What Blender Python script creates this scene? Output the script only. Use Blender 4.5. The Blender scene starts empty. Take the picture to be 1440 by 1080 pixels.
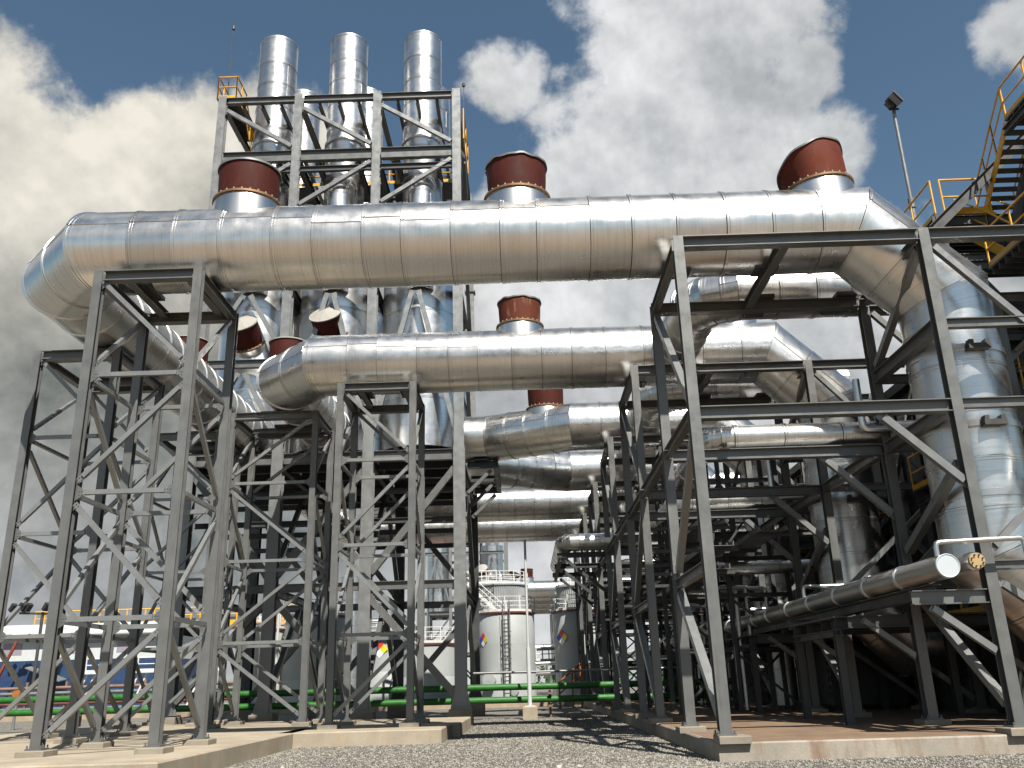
import bpy, math, random
import numpy as np
from mathutils import Vector as V, Matrix as M
random.seed(7); rng = np.random.default_rng(7)
S = bpy.context.scene
COL = S.collection
rad = math.radians

# ------------------------------------------------------------------ camera
PITCH, ROLL, YAW, EYE = rad(18.67), rad(-1.66), rad(-0.45), V((0, 0, 1.65))
FW = V((math.sin(YAW)*math.cos(PITCH), math.cos(YAW)*math.cos(PITCH), math.sin(PITCH)))
_R0 = V((math.cos(YAW), -math.sin(YAW), 0)); _U0 = _R0.cross(FW)
RT = _R0*math.cos(ROLL) + _U0*math.sin(ROLL)
UP = _U0*math.cos(ROLL) - _R0*math.sin(ROLL)
cam = bpy.data.cameras.new('camera'); cam.sensor_width = 36; cam.lens = 36*1243/1440
cam.clip_start = 0.1; cam.clip_end = 3000
co = bpy.data.objects.new('camera', cam); COL.objects.link(co); S.camera = co
m = M.Identity(4)
for i in range(3):
    m[i][0], m[i][1], m[i][2], m[i][3] = RT[i], UP[i], -FW[i], EYE[i]
co.matrix_world = m

# ------------------------------------------------------------------ light, sky, exposure
SUN_AZ, SUN_EL = rad(20), rad(52)            # azimuth measured from -Y (behind the camera) towards +X
sund = V((math.sin(SUN_AZ)*math.cos(SUN_EL), -math.cos(SUN_AZ)*math.cos(SUN_EL), math.sin(SUN_EL)))
sl = bpy.data.lights.new('sun', 'SUN'); sl.energy = 5.0; sl.angle = rad(0.53); sl.color = (1, .955, .88)
so = bpy.data.objects.new('sun', sl); COL.objects.link(so)
so.rotation_euler = sund.to_track_quat('Z', 'Y').to_euler(); so.location = sund*150
S.view_settings.view_transform = 'Standard'; S.view_settings.look = 'None'
S.view_settings.gamma = 1; S.view_settings.use_curve_mapping = False
S.view_settings.exposure = 0.85
S.cycles.max_bounces = 7; S.cycles.diffuse_bounces = 3; S.cycles.glossy_bounces = 5
S.cycles.caustics_reflective = False; S.cycles.caustics_refractive = False
S.cycles.sample_clamp_indirect = 4.0

W = bpy.data.worlds.new('World'); S.world = W; W.use_nodes = True
nt = W.node_tree; nt.nodes.clear()
SKY_STRENGTH = 0.058
def wn(t, **k):
    n = nt.nodes.new(t)
    for a, b in k.items(): setattr(n, a, b)
    return n
def wmath(op, a, b=None, c=None, clamp=False):
    n = wn('ShaderNodeMath', operation=op, use_clamp=clamp)
    for i, v in enumerate((a, b, c)):
        if v is None: continue
        if isinstance(v, (int, float)): n.inputs[i].default_value = v
        else: nt.links.new(v, n.inputs[i])
    return n.outputs[0]
sky = wn('ShaderNodeTexSky', sky_type='NISHITA'); sky.sun_disc = False
sky.sun_elevation = SUN_EL; sky.sun_rotation = math.pi - SUN_AZ
sky.altitude = 300; sky.air_density = 1.0; sky.dust_density = 0.6; sky.ozone_density = 1.3
tc = wn('ShaderNodeTexCoord')
DIR = tc.outputs['Generated']
def sky_dir(px, py):
    d = FW + RT*((px-720)/1243) - UP*((py-540)/1243); return d.normalized()
def noise(scale, detail, rough=.55, vec=None, dist=0.0, seed=0.0):
    n = wn('ShaderNodeTexNoise', noise_dimensions='4D'); n.inputs['W'].default_value = seed; n.inputs['Scale'].default_value = scale
    n.inputs['Detail'].default_value = detail; n.inputs['Roughness'].default_value = rough
    n.inputs['Distortion'].default_value = dist
    nt.links.new(vec if vec else DIR, n.inputs['Vector']); return n
def blob(px, py, rpx, soft=.55):
    d = sky_dir(px, py); r = math.atan(rpx/1243)
    n = wn('ShaderNodeVectorMath', operation='DOT_PRODUCT'); nt.links.new(DIR, n.inputs[0]); n.inputs[1].default_value = d
    mr = wn('ShaderNodeMapRange', clamp=True); nt.links.new(n.outputs['Value'], mr.inputs[0])
    mr.inputs[1].default_value = math.cos(r*(1+soft)); mr.inputs[2].default_value = math.cos(r*max(0, 1-soft))
    return mr.outputs[0]
def union(bl):
    o = bl[0]
    for b in bl[1:]: o = wmath('MAXIMUM', o, b)
    return o
SEED_M, SEED_T, SEED_E = 6.0, 12.0, 14.0
# cloud banks: where each stands in the sky (direction, size)
mass = [blob(30, 340, 270, .7), blob(225, 225, 130, .8), blob(-180, 250, 280), blob(415, 185, 105, .9), blob(160, 540, 340), blob(380, 420, 260),
        blob(990, 50, 170, .7), blob(960, -150, 230), blob(900, 300, 240, .6), blob(1075, 230, 130, .8), blob(740, 290, 100, .9), blob(1130, 110, 60, .9),
        blob(800, 620, 420), blob(1480, 30, 85, .8), blob(1170, 190, 60, .9), blob(705, 110, 60, 1), blob(1180, 540, 250)]
wisp = [blob(1375, 200, 80, 1), blob(1290, 90, 80, 1), blob(330, 30, 90, 1), blob(560, 60, 120, 1)]
n1 = noise(6, 12, .6, dist=.25, seed=SEED_M); n2 = noise(19, 10, .62); n3 = noise(2.2, 6, .55)
mm = wmath('MAXIMUM', union(mass), wmath('MULTIPLY', union(wisp), .34))
# beyond the frame the same broken cloud cover goes on
cover = wmath('MULTIPLY', wmath('SUBTRACT', n3.outputs['Fac'], .445), 5.0, clamp=True)
n = wn('ShaderNodeVectorMath', operation='DOT_PRODUCT'); nt.links.new(DIR, n.inputs[0]); n.inputs[1].default_value = FW
away = wn('ShaderNodeMapRange', clamp=True); nt.links.new(n.outputs['Value'], away.inputs[0])
away.inputs[1].default_value = math.cos(rad(52)); away.inputs[2].default_value = math.cos(rad(42))
away.inputs[3].default_value = 1; away.inputs[4].default_value = 0
mm = wmath('MAXIMUM', mm, wmath('MULTIPLY', cover, away.outputs[0]))
sepz = wn('ShaderNodeSeparateXYZ'); nt.links.new(DIR, sepz.inputs[0])
low = wn('ShaderNodeMapRange', interpolation_type='SMOOTHSTEP', clamp=True); nt.links.new(sepz.outputs[2], low.inputs[0])
low.inputs[1].default_value = .13; low.inputs[2].default_value = .02
mm = wmath('MAXIMUM', mm, low.outputs[0])                 # cloud banks lie all along the horizon
clear = union([blob(590, 50, 190, .9), blob(1300, 130, 150, .9), blob(150, -40, 190, .9), blob(650, 130, 110, .8), blob(700, 20, 130, .8)])
mm = wmath('SUBTRACT', mm, wmath('MULTIPLY', clear, .45))
dens = wmath('ADD', mm, wmath('MULTIPLY', wmath('SUBTRACT', n1.outputs['Fac'], .5), 1.35))
dens = wmath('ADD', dens, wmath('MULTIPLY', wmath('SUBTRACT', n2.outputs['Fac'], .5), .5))
ss = wn('ShaderNodeMapRange', interpolation_type='SMOOTHSTEP', clamp=True); nt.links.new(dens, ss.inputs[0])
ss.inputs[1].default_value = .37; ss.inputs[2].default_value = .60
mask = ss.outputs[0]
# cloud tone: sunlit flanks, grey undersides (difference of the cloud noise along the light's direction across the sky)
def shifted(d):
    a = wn('ShaderNodeVectorMath', operation='ADD'); nt.links.new(DIR, a.inputs[0]); a.inputs[1].default_value = d; return a.outputs[0]
lit = (UP*.8+RT*.35).normalized()
e1_ = wmath('SUBTRACT', noise(3.6, 5, .52, seed=SEED_E).outputs['Fac'], noise(3.6, 5, .52, shifted(lit*.06), seed=SEED_E).outputs['Fac'])
e2_ = wmath('SUBTRACT', noise(13, 7, .6).outputs['Fac'], noise(13, 7, .6, shifted(lit*.012)).outputs['Fac'])
shade = [blob(70, 640, 170, .9), blob(240, 650, 170, .9), blob(330, 610, 210, .9), blob(-60, 650, 150, .9)]
bright = [blob(905, 60, 160, .9), blob(150, 190, 240, .95), blob(680, 330, 130, .9), blob(320, 130, 130, .9), blob(110, 800, 150, .9), blob(-40, 200, 220, .8), blob(-20, 130, 120, .9), blob(1110, 250, 110, .9)]
warm = [blob(180, 260, 330, .6), blob(420, 150, 130, .8)]
n4 = noise(2.8, 6, .5, dist=.3, seed=SEED_T)
tone = wmath('ADD', .63, wmath('MULTIPLY', wmath('SUBTRACT', n4.outputs['Fac'], .5), .6))
tone = wmath('ADD', tone, wmath('MULTIPLY', e1_, 1.75)); tone = wmath('ADD', tone, wmath('MULTIPLY', e2_, .75))
tone = wmath('ADD', tone, wmath('MULTIPLY', union(bright), .23))
tone = wmath('SUBTRACT', tone, wmath('MULTIPLY', union(shade), .52), clamp=True)
cr = wn('ShaderNodeValToRGB'); nt.links.new(tone, cr.inputs[0])
k = .55/SKY_STRENGTH
cr.color_ramp.elements[0].color = (.085*k, .112*k, .116*k, 1); cr.color_ramp.elements[0].position = .0
cr.color_ramp.elements[1].color = (.90*k, .91*k, .92*k, 1); cr.color_ramp.elements[1].position = 1
e = cr.color_ramp.elements.new(.55); e.color = (.47*k, .49*k, .505*k, 1)
wm = wn('ShaderNodeMixRGB', blend_type='MULTIPLY'); nt.links.new(wmath('MULTIPLY', union(warm), .9), wm.inputs[0])
nt.links.new(cr.outputs[0], wm.inputs[1]); wm.inputs[2].default_value = (1.0, .93, .80, 1)
mx = wn('ShaderNodeMixRGB'); nt.links.new(mask, mx.inputs[0]); tint = wn('ShaderNodeMixRGB', blend_type='MULTIPLY'); tint.inputs[0].default_value = 1; nt.links.new(sky.outputs[0], tint.inputs[1]); tint.inputs[2].default_value = (.95, 1.045, .96, 1)
nt.links.new(tint.outputs[0], mx.inputs[1]); nt.links.new(wm.outputs[0], mx.inputs[2])
bg = wn('ShaderNodeBackground'); bg.inputs[1].default_value = SKY_STRENGTH; nt.links.new(mx.outputs[0], bg.inputs[0])
wo = wn('ShaderNodeOutputWorld'); nt.links.new(bg.outputs[0], wo.inputs[0])

# ------------------------------------------------------------------ materials
class Mat:
    def __init__(s, name, color=(.5, .5, .5), rough=.6, metal=0.0):
        s.m = bpy.data.materials.new(name); s.m.use_nodes = True
        s.t = s.m.node_tree; s.b = s.t.nodes['Principled BSDF']
        s.b.inputs['Base Color'].default_value = (*color, 1); s.b.inputs['Roughness'].default_value = rough
        s.b.inputs['Metallic'].default_value = metal; s.coord = None
    def n(s, t, **k):
        n = s.t.nodes.new(t)
        for a, b in k.items(): setattr(n, a, b)
        return n
    def vec(s, kind='Object', scale=(1, 1, 1)):
        if kind == 'Position': o = s.n('ShaderNodeNewGeometry').outputs['Position']
        else: o = s.n('ShaderNodeTexCoord').outputs[kind]
        mp = s.n('ShaderNodeMapping'); mp.inputs['Scale'].default_value = scale
        s.t.links.new(o, mp.inputs['Vector']); return mp.outputs[0]
    def noise(s, vec, scale, detail=4, rough=.55):
        n = s.n('ShaderNodeTexNoise'); n.inputs['Scale'].default_value = scale; n.inputs['Detail'].default_value = detail
        n.inputs['Roughness'].default_value = rough; s.t.links.new(vec, n.inputs['Vector']); return n.outputs['Fac']
    def ramp(s, fac, stops):
        r = s.n('ShaderNodeValToRGB'); s.t.links.new(fac, r.inputs[0]); e = r.color_ramp.elements
        while len(e) < len(stops): e.new(.5)
        for el, (p, c) in zip(e, stops):
            el.position = p; el.color = (*c, 1) if not isinstance(c, (int, float)) else (c, c, c, 1)
        return r.outputs[0]
    def mix(s, fac, a, b, mode='MIX'):
        x = s.n('ShaderNodeMixRGB', blend_type=mode)
        for i, v in ((0, fac), (1, a), (2, b)):
            if isinstance(v, (int, float)): x.inputs[i].default_value = v
            elif isinstance(v, tuple): x.inputs[i].default_value = (*v, 1)
            else: s.t.links.new(v, x.inputs[i])
        return x.outputs[0]
    def set(s, inp, sock): s.t.links.new(sock, s.b.inputs[inp]); return s
    def bump(s, h, strength=.3, dist=.02):
        b = s.n('ShaderNodeBump'); b.inputs['Strength'].default_value = strength; b.inputs['Distance'].default_value = dist
        s.t.links.new(h, b.inputs['Height'])
        prev = s.b.inputs['Normal'].links
        if prev: s.t.links.new(prev[0].from_socket, b.inputs['Normal'])
        s.t.links.new(b.outputs[0], s.b.inputs['Normal']); return s

def aluminium(name, base=(.80, .80, .79), r0=.2, r1=.36, streak=.5, dent=.6):
    a = Mat(name, base, .3, 1.0)
    uv = a.vec('UV', (1, 1, 1)); pos = a.vec('Position')
    lo = a.noise(uv, .9, 3); st = a.noise(a.vec('UV', (16, .7, 1)), 1.0, 3, .6)
    a.set('Roughness', a.ramp(a.noise(uv, 2.3, 5), [(.3, r0), (.72, r1)]))
    grime = a.noise(a.vec('UV', (11, .4, 1)), 1.0, 7, .7)
    fine = a.noise(a.vec('UV', (26, .3, 1)), 1.0, 4, .6)
    oi = a.n('ShaderNodeObjectInfo').outputs['Random']
    tint = a.ramp(oi, [(0, tuple(c*.78 for c in base)), (1, base)])
    a.set('Base Color', a.mix(a.ramp(fine, [(.55, 0.0), (.75, .45)]), a.mix(a.ramp(grime, [(.48, 0.0), (.78, .6)]), tint, (.48, .43, .36)), (.36, .31, .25)))
    a.bump(lo, dent*.16, .012); a.bump(st, streak*.07, .004); return a.m
ALU = aluminium('aluminium_cladding', (.72, .71, .69), .25, .36)
ALU_STACK = aluminium('stack_cladding', (.74, .735, .725), .26, .38, .3, .5)
ALU_DULL = aluminium('dull_cladding', (.66, .66, .64), .32, .5, .4, .5)

def painted(name, c, rough=.5, var=.25, scale=2.2, dirt=(.2, .17, .13), metal=0.0, dirt_amt=.55):
    a = Mat(name, c, rough, metal); p = a.vec('Position')
    n1 = a.noise(p, scale, 6, .6); n2 = a.noise(a.vec('Position', (7, 7, .55)), 1.3, 7, .68)
    oi = a.n('ShaderNodeObjectInfo').outputs['Random']
    base = a.ramp(n1, [(.3, tuple(x*(1-var) for x in c)), (.7, tuple(min(1, x*(1+var*.6)) for x in c))])
    base = a.mix(a.ramp(oi, [(0, 0.0), (1, .35)]), base, tuple(x*.72 for x in c))
    a.set('Base Color', a.mix(a.ramp(n2, [(.56, 0.0), (.78, dirt_amt)]), base, dirt))
    a.set('Roughness', a.ramp(n1, [(.3, rough-.1), (.7, min(1, rough+.15))]))
    a.bump(a.noise(p, 45, 3), .12, .003); return a.m
STEEL = painted('grey_painted_steel', (.143, .145, .14), .40, .1, dirt=(.085, .062, .042), dirt_amt=.6, metal=.35)
BRACE = painted('bright_galvanised_brace', (.212, .216, .212), .34, .08, 3, (.13, .12, .1), .35, .45)
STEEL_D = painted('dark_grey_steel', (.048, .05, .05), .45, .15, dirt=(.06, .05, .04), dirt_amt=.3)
GALV = painted('galvanised_steel', (.215, .219, .215), .38, .07, 3, (.12, .11, .095), .4, .35)
BLACK = painted('black_rubber_pad', (.02, .02, .02), .6, .2)
YEL = painted('yellow_paint', (.68, .35, .02), .42, .16, 3, (.25, .15, .05))
GREEN = painted('green_paint', (.016, .115, .011), .5, .25, 3, (.04, .1, .03))
WHITE = painted('white_paint', (.50, .52, .52), .5, .08, 1.5, (.45, .42, .37))
TANKP = painted('pale_grey_tank_paint', (.36, .38, .375), .45, .08, .6, (.3, .29, .26))
CREAM = painted('cream_tank_paint', (.40, .39, .33), .5, .08, .6, (.35, .32, .26))
BLUE = painted('blue_cladding', (.018, .045, .11), .45, .15)
REDP = painted('red_paint', (.35, .03, .02), .5, .2)
MAROON = painted('maroon_rail', (.13, .035, .03), .5, .2)
ORANGE = painted('orange_paint', (.34, .115, .02), .5, .2)
CAPW = painted('off_white_membrane', (.30, .285, .25), .75, .14, 4, (.4, .34, .26))
BRASS = painted('brass_flange', (.42, .29, .14), .45, .15, 6, (.3, .2, .1))
FLANGE = painted('stained_flange', (.24, .145, .075), .6, .25, 5, (.1, .035, .015), .7)
DISK = painted('bluish_white_end_plate', (.44, .48, .50), .45, .06, 3, (.5, .5, .48))
HALLW = painted('shade_dark_hall_cladding', (.035, .037, .036), .6, .2, .5)  # near-black tone stands in for the deep shade behind the towers
GRATE = painted('grating_steel', (.06, .06, .057), .5, .2)
RAILW = painted('white_rail', (.6, .6, .58), .5, .1)
FENCE = painted('brown_pipework', (.2, .12, .09), .5, .3, .7)

def rust(name, c1, c2, c3):
    a = Mat(name, c1, .6); p = a.vec('Position'); a.b.inputs['Specular IOR Level'].default_value = .22
    n1 = a.noise(p, 1.6, 7, .65); n2 = a.noise(a.vec('Position', (5, 5, 1.2)), 1.0, 6, .6)
    c = a.ramp(n1, [(.28, c1), (.62, c2)])
    a.set('Base Color', a.mix(a.ramp(n2, [(.56, 0.0), (.78, .8)]), c, c3))
    a.set('Roughness', a.ramp(n1, [(.3, .6), (.7, .85)])); a.bump(a.noise(p, 30, 4), .25, .006); return a.m
RUST = rust('red_oxide_rust', (.036, .0055, .003), (.058, .009, .005), (.085, .026, .012))
RUSTP = rust('patchy_rust', (.085, .017, .008), (.11, .028, .013), (.30, .21, .135))
RUSTI = rust('orange_rust_inside', (.075, .013, .006), (.11, .022, .009), (.16, .05, .02))

def concrete(name, c, stain, amt=.8):
    a = Mat(name, c, .85); p = a.vec('Position'); ps = a.vec('Position', (1.6, 1.6, .25))
    b = a.ramp(a.noise(p, 1.1, 8, .6), [(.3, tuple(x*.72 for x in c)), (.7, tuple(x*1.12 for x in c))])
    f = a.ramp(a.noise(ps, 1.2, 7, .68), [(.48, 0.0), (.72, amt)])
    s2 = a.mix(f, b, stain)
    s3 = a.mix(a.ramp(a.noise(p, 26, 4), [(.42, 0.0), (.7, .25)]), s2, tuple(x*.45 for x in c))
    a.set('Base Color', s3); a.bump(a.noise(p, 18, 8, .7), .35, .012); return a.m
CONC = concrete('pale_concrete', (.34, .29, .215), (.30, .20, .12), .5)
CONC_R = concrete('rust_stained_concrete', (.30, .265, .215), (.15, .065, .025), .85)
CONC_T = concrete('brown_stained_slab_top', (.195, .13, .082), (.12, .062, .035), .8)
PED = concrete('pedestal_concrete', (.24, .21, .165), (.22, .15, .1), .5)
BUND = concrete('beige_bund_wall', (.34, .265, .185), (.25, .18, .12), .4)

def gravel(name, lo, hi, dark):
    a = Mat(name, lo, .9); p = a.vec('Position')
    vo = a.n('ShaderNodeTexVoronoi'); vo.inputs['Scale'].default_value = 19; a.t.links.new(p, vo.inputs['Vector'])
    sep = a.n('ShaderNodeSeparateColor'); a.t.links.new(vo.outputs['Color'], sep.inputs[0])
    stone = a.ramp(sep.outputs[0], [(0, dark), (.45, lo), (1, hi)])
    big = a.noise(p, .35, 5, .6)
    c = a.mix(a.ramp(big, [(.35, 0.0), (.7, .35)]), stone, tuple(x*.7 for x in lo))
    a.set('Base Color', c)
    inv = a.n('ShaderNodeMath', operation='SUBTRACT'); inv.inputs[0].default_value = 1; a.t.links.new(vo.outputs['Distance'], inv.inputs[1])
    a.bump(inv.outputs[0], .9, .035); return a.m
GRAVEL = gravel('grey_gravel', (.13, .12, .102), (.27, .25, .212), (.046, .042, .037))
def pebble(name):
    a = Mat(name, (.3, .28, .25), .85); p = a.vec('Position')
    vo = a.n('ShaderNodeTexVoronoi'); vo.inputs['Scale'].default_value = 14; a.t.links.new(p, vo.inputs['Vector'])
    sep = a.n('ShaderNodeSeparateColor'); a.t.links.new(vo.outputs['Color'], sep.inputs[0])
    a.set('Base Color', a.ramp(sep.outputs[1], [(0, (.07, .065, .056)), (.5, (.16, .148, .125)), (1, (.33, .305, .26))])); return a.m
PEBBLE = pebble('pebble_stone')
DIRT = concrete('tan_dirt', (.21, .16, .11), (.15, .105, .07), .6)

def hue(name, c, rough=.5): return Mat(name, c, rough).m
D_RED, D_BLUE, D_YEL, D_WHT = hue('print_red', (.6, .03, .03)), hue('print_blue', (.03, .08, .4)), hue('print_yellow', (.75, .55, .02)), hue('print_white', (.75, .75, .75))
LAMPG = hue('lamp_glass', (.25, .22, .26), .15)

# ------------------------------------------------------------------ mesh helpers
class MB:
    def __init__(s): s.v = []; s.f = []; s.uv = None
    def add(s, vs, fs):
        o = len(s.v); s.v += [tuple(x) for x in vs]; s.f += [tuple(i+o for i in f) for f in fs]; return s
    def box(s, x0, x1, y0, y1, z0, z1):
        v = [(x0,y0,z0),(x1,y0,z0),(x1,y1,z0),(x0,y1,z0),(x0,y0,z1),(x1,y0,z1),(x1,y1,z1),(x0,y1,z1)]
        return s.add(v, [(0,3,2,1),(4,5,6,7),(0,1,5,4),(1,2,6,5),(2,3,7,6),(3,0,4,7)])
    def cbox(s, x0, x1, y0, y1, z0, z1, b=.03):
        "box with chamfered top edges"
        v = [(x0,y0,z0),(x1,y0,z0),(x1,y1,z0),(x0,y1,z0),(x0,y0,z1-b),(x1,y0,z1-b),(x1,y1,z1-b),(x0,y1,z1-b),(x0+b,y0+b,z1),(x1-b,y0+b,z1),(x1-b,y1-b,z1),(x0+b,y1-b,z1)]
        f = [(0,3,2,1)]
        for i in range(4):
            j = (i+1) % 4; f += [(i,j,j+4,i+4),(i+4,j+4,j+8,i+8)]
        return s.add(v, f+[(8,9,10,11)])
    def prism(s, a, b, prof, up=V((0,0,1)), cap=True):
        "extrude the 2-D profile (side, up) from a to b"
        a, b = V(a), V(b); d = (b-a).normalized(); up = V(up)
        if abs(d.dot(up)) > .98: up = V((0,1,0))
        sd = d.cross(up).normalized(); u = sd.cross(d)
        n = len(prof); vs = [a+sd*p+u*q for p, q in prof]+[b+sd*p+u*q for p, q in prof]
        fs = [(i,(i+1)%n,n+(i+1)%n,n+i) for i in range(n)]
        if cap: fs += [tuple(range(n-1,-1,-1)), tuple(range(n,2*n))]
        return s.add(vs, fs)
    def bar(s, a, b, w, h=None, up=V((0,0,1))):
        h = h or w; return s.prism(a, b, [(-w/2,-h/2),(w/2,-h/2),(w/2,h/2),(-w/2,h/2)], up)
    def cyl(s, a, b, r, n=12, r2=None, cap=True):
        a, b = V(a), V(b); r2 = r if r2 is None else r2; d = (b-a).normalized()
        up = V((0,0,1)) if abs(d.z) < .9 else V((0,1,0)); e1 = d.cross(up).normalized(); e2 = e1.cross(d)
        c = [(math.cos(2*math.pi*i/n), math.sin(2*math.pi*i/n)) for i in range(n)]
        vs = [a+(e1*x+e2*y)*r for x, y in c]+[b+(e1*x+e2*y)*r2 for x, y in c]
        fs = [(i,(i+1)%n,n+(i+1)%n,n+i) for i in range(n)]
        if cap: fs += [tuple(range(n-1,-1,-1)), tuple(range(n,2*n))]
        return s.add(vs, fs)
    def tube(s, pts, r, n=8):
        pts = [V(p) for p in pts]
        for i in range(len(pts)-1): s.cyl(pts[i], pts[i+1], r, n)
        for p in pts[1:-1]: s.ball(p, r*1.01, n)
        return s
    def ball(s, c, r, n=8):
        c = V(c); k = max(3, n//2); vs = [c+V((0,0,-r))]; fs = []
        for j in range(1, k):
            th = -math.pi/2+math.pi*j/k
            vs += [c+V((math.cos(2*math.pi*i/n)*math.cos(th), math.sin(2*math.pi*i/n)*math.cos(th), math.sin(th)))*r for i in range(n)]
        vs.append(c+V((0,0,r)))
        for i in range(n):
            fs.append((0, 1+(i+1)%n, 1+i))
            for j in range(k-2):
                o = 1+j*n; fs.append((o+i, o+(i+1)%n, o+n+(i+1)%n, o+n+i))
            o = 1+(k-2)*n; fs.append((o+i, o+(i+1)%n, len(vs)-1))
        return s.add(vs, fs)
    def lathe(s, c, axis, prof, n=40, close=False):
        "rotate profile [(radius, height)] about axis through c"
        c = V(c); d = V(axis).normalized(); up = V((0,1,0)) if abs(d.z) > .9 else V((0,0,1))
        e1 = d.cross(up).normalized(); e2 = e1.cross(d); vs = []; fs = []
        for r, h in prof:
            vs += [c+d*h+(e1*math.cos(2*math.pi*i/n)+e2*math.sin(2*math.pi*i/n))*r for i in range(n)]
        for j in range(len(prof)-1):
            for i in range(n):
                fs.append((j*n+i, j*n+(i+1)%n, (j+1)*n+(i+1)%n, (j+1)*n+i))
        return s.add(vs, fs)
    def build(s, name, mat, parent=None, smooth=0, props=None):
        me = bpy.data.meshes.new(name); me.from_pydata(s.v, [], s.f)
        if s.uv is not None:
            l = me.uv_layers.new(name='uv'); idx = np.empty(len(me.loops), np.int32); me.loops.foreach_get('vertex_index', idx)
            l.data.foreach_set('uv', np.asarray(s.uv, np.float32)[idx].ravel())
        me.materials.append(mat)
        if smooth:
            me.polygons.foreach_set('use_smooth', [True]*len(me.polygons)); me.set_sharp_from_angle(angle=rad(smooth))
        me.update(); o = bpy.data.objects.new(name, me); COL.objects.link(o)
        if parent is not None:
            o.parent = parent; root = parent
            off = V((0,0,0))
            while root is not None: off += root.location; root = root.parent
            o.location = -off
        if props:
            for k_, v_ in props.items(): o[k_] = v_
        return o

def thing(name, label, cat, loc, group=None):
    o = bpy.data.objects.new(name, None); o.empty_display_size = .3; COL.objects.link(o); o.location = loc
    o['label'] = label; o['category'] = cat
    if group: o['group'] = group
    return o
def tag(o, label, cat, group=None):
    o['label'] = label; o['category'] = cat
    if group: o['group'] = group
    return o
STRUCT = {'kind': 'structure'}

def I_prof(w, h, tf=.022, tw=.016):
    a, b = w/2, h/2; t = tw/2
    return [(-a,-b),(a,-b),(a,-b+tf),(t,-b+tf),(t,b-tf),(a,b-tf),(a,b),(-a,b),(-a,b-tf),(-t,b-tf),(-t,-b+tf),(-a,-b+tf)]
def beam(par, a, b, w=.29, h=.3, mat=None, up=(0,0,1), name='beam'):
    return MB().prism(a, b, I_prof(w, h), V(up)).build(name, mat or STEEL, par)
def post(par, x, y, z0, z1, w=.28, d=.30, mat=None, plate=True):
    q = MB().prism((x,y,z0), (x,y,z1), I_prof(w, d, .026, .02), V((0,1,0)))
    if plate:
        q.box(x-w*.8, x+w*.8, y-d*.75, y+d*.75, z0, z0+.035)
        for sx in (-1, 1):
            for sy in (-1, 1): q.cyl((x+sx*w*.66, y+sy*d*.6, z0+.035), (x+sx*w*.66, y+sy*d*.6, z0+.1), .02, 6)
    return q.build('post', mat or STEEL, par)
def brace(par, a, b, w=.13, mat=None, gap=.16, plate=.34, up=(0,0,1)):
    "square tube with slotted end plates"
    a, b = V(a), V(b); d = (b-a).normalized()
    q = MB().bar(a+d*plate, b-d*plate, w, w, V(up)).bar(a+d*gap, a+d*(plate+.12), .02, w*1.25, V(up)).bar(b-d*(plate+.12), b-d*gap, .02, w*1.25, V(up))
    u = V(up)
    if abs(d.dot(u)) > .98: u = V((0,1,0))
    sd = d.cross(u).normalized(); u = sd.cross(d)
    if w > .1 and mat is not STEEL_D:                    # bolt heads on the end plates
        for p, e in ((a, d), (b, -d)):
            for k1 in (gap+.04, gap+.11):
                for k2 in (-.35, .35):
                    c = p+e*k1+u*w*k2; q.cyl(c-sd*.028, c+sd*.028, .016, 5)
    return q.build('brace', mat or BRACE, par)

# ------------------------------------------------------------------ clad ducts
UPOS = [0.0]
def ring(par, A, B, nA, nB, r, r2=None, seam=None, name='cladding_ring', mat=None, n=56, rib=.024, lap=.02):
    A, B = V(A), V(B); d = (B-A).normalized(); L = (B-A).length; r2 = r if r2 is None else r2
    up = V((0,0,1)) if abs(d.z) < .95 else V((0,-1,0))
    e1 = d.cross(up).normalized(); e2 = e1.cross(d)
    seam = random.uniform(0, 6.28) if seam is None else seam
    wob = random.uniform(-.008, .008); wb2 = random.uniform(-.008, .008)
    loops = [(0, -.02), (.012/L, -.004), (.012/L, 0), (.5, 0), (1-.11/L, 0), (1-.105/L, rib*.8), (1-.075/L, rib*.8), (1-.07/L, 0), (1-.04/L, 0), (1-.035/L, rib), (1-.006/L, rib), (1-.006/L, -.02)]
    q = MB(); uv = []
    for t, ex in loops:
        for i in range(n+1):
            th = seam+2*math.pi*i/n
            rr = (r+wob)*(1-t)+(r2+wb2)*t+lap*i/n+ex
            off = (e1*math.cos(th)+e2*math.sin(th))*rr
            pa = A+off-d*(off.dot(nA)/d.dot(nA)); pb = B+off-d*(off.dot(nB)/d.dot(nB))
            q.v.append(tuple(pa.lerp(pb, t))); uv.append((UPOS[0]+t*L, th*r))
    for j in range(len(loops)-1):
        for i in range(n):
            a = j*(n+1)+i; q.f.append((a, a+n+1, a+n+2, a+1))
    for j in (2, 3):                                     # the lap step of the sheet
        a = j*(n+1); q.f.append((a+n, a, a+n+1, a+2*n+1))
    q.uv = uv; UPOS[0] += L
    o = q.build(name, mat or ALU, par, smooth=28)
    return o
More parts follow.
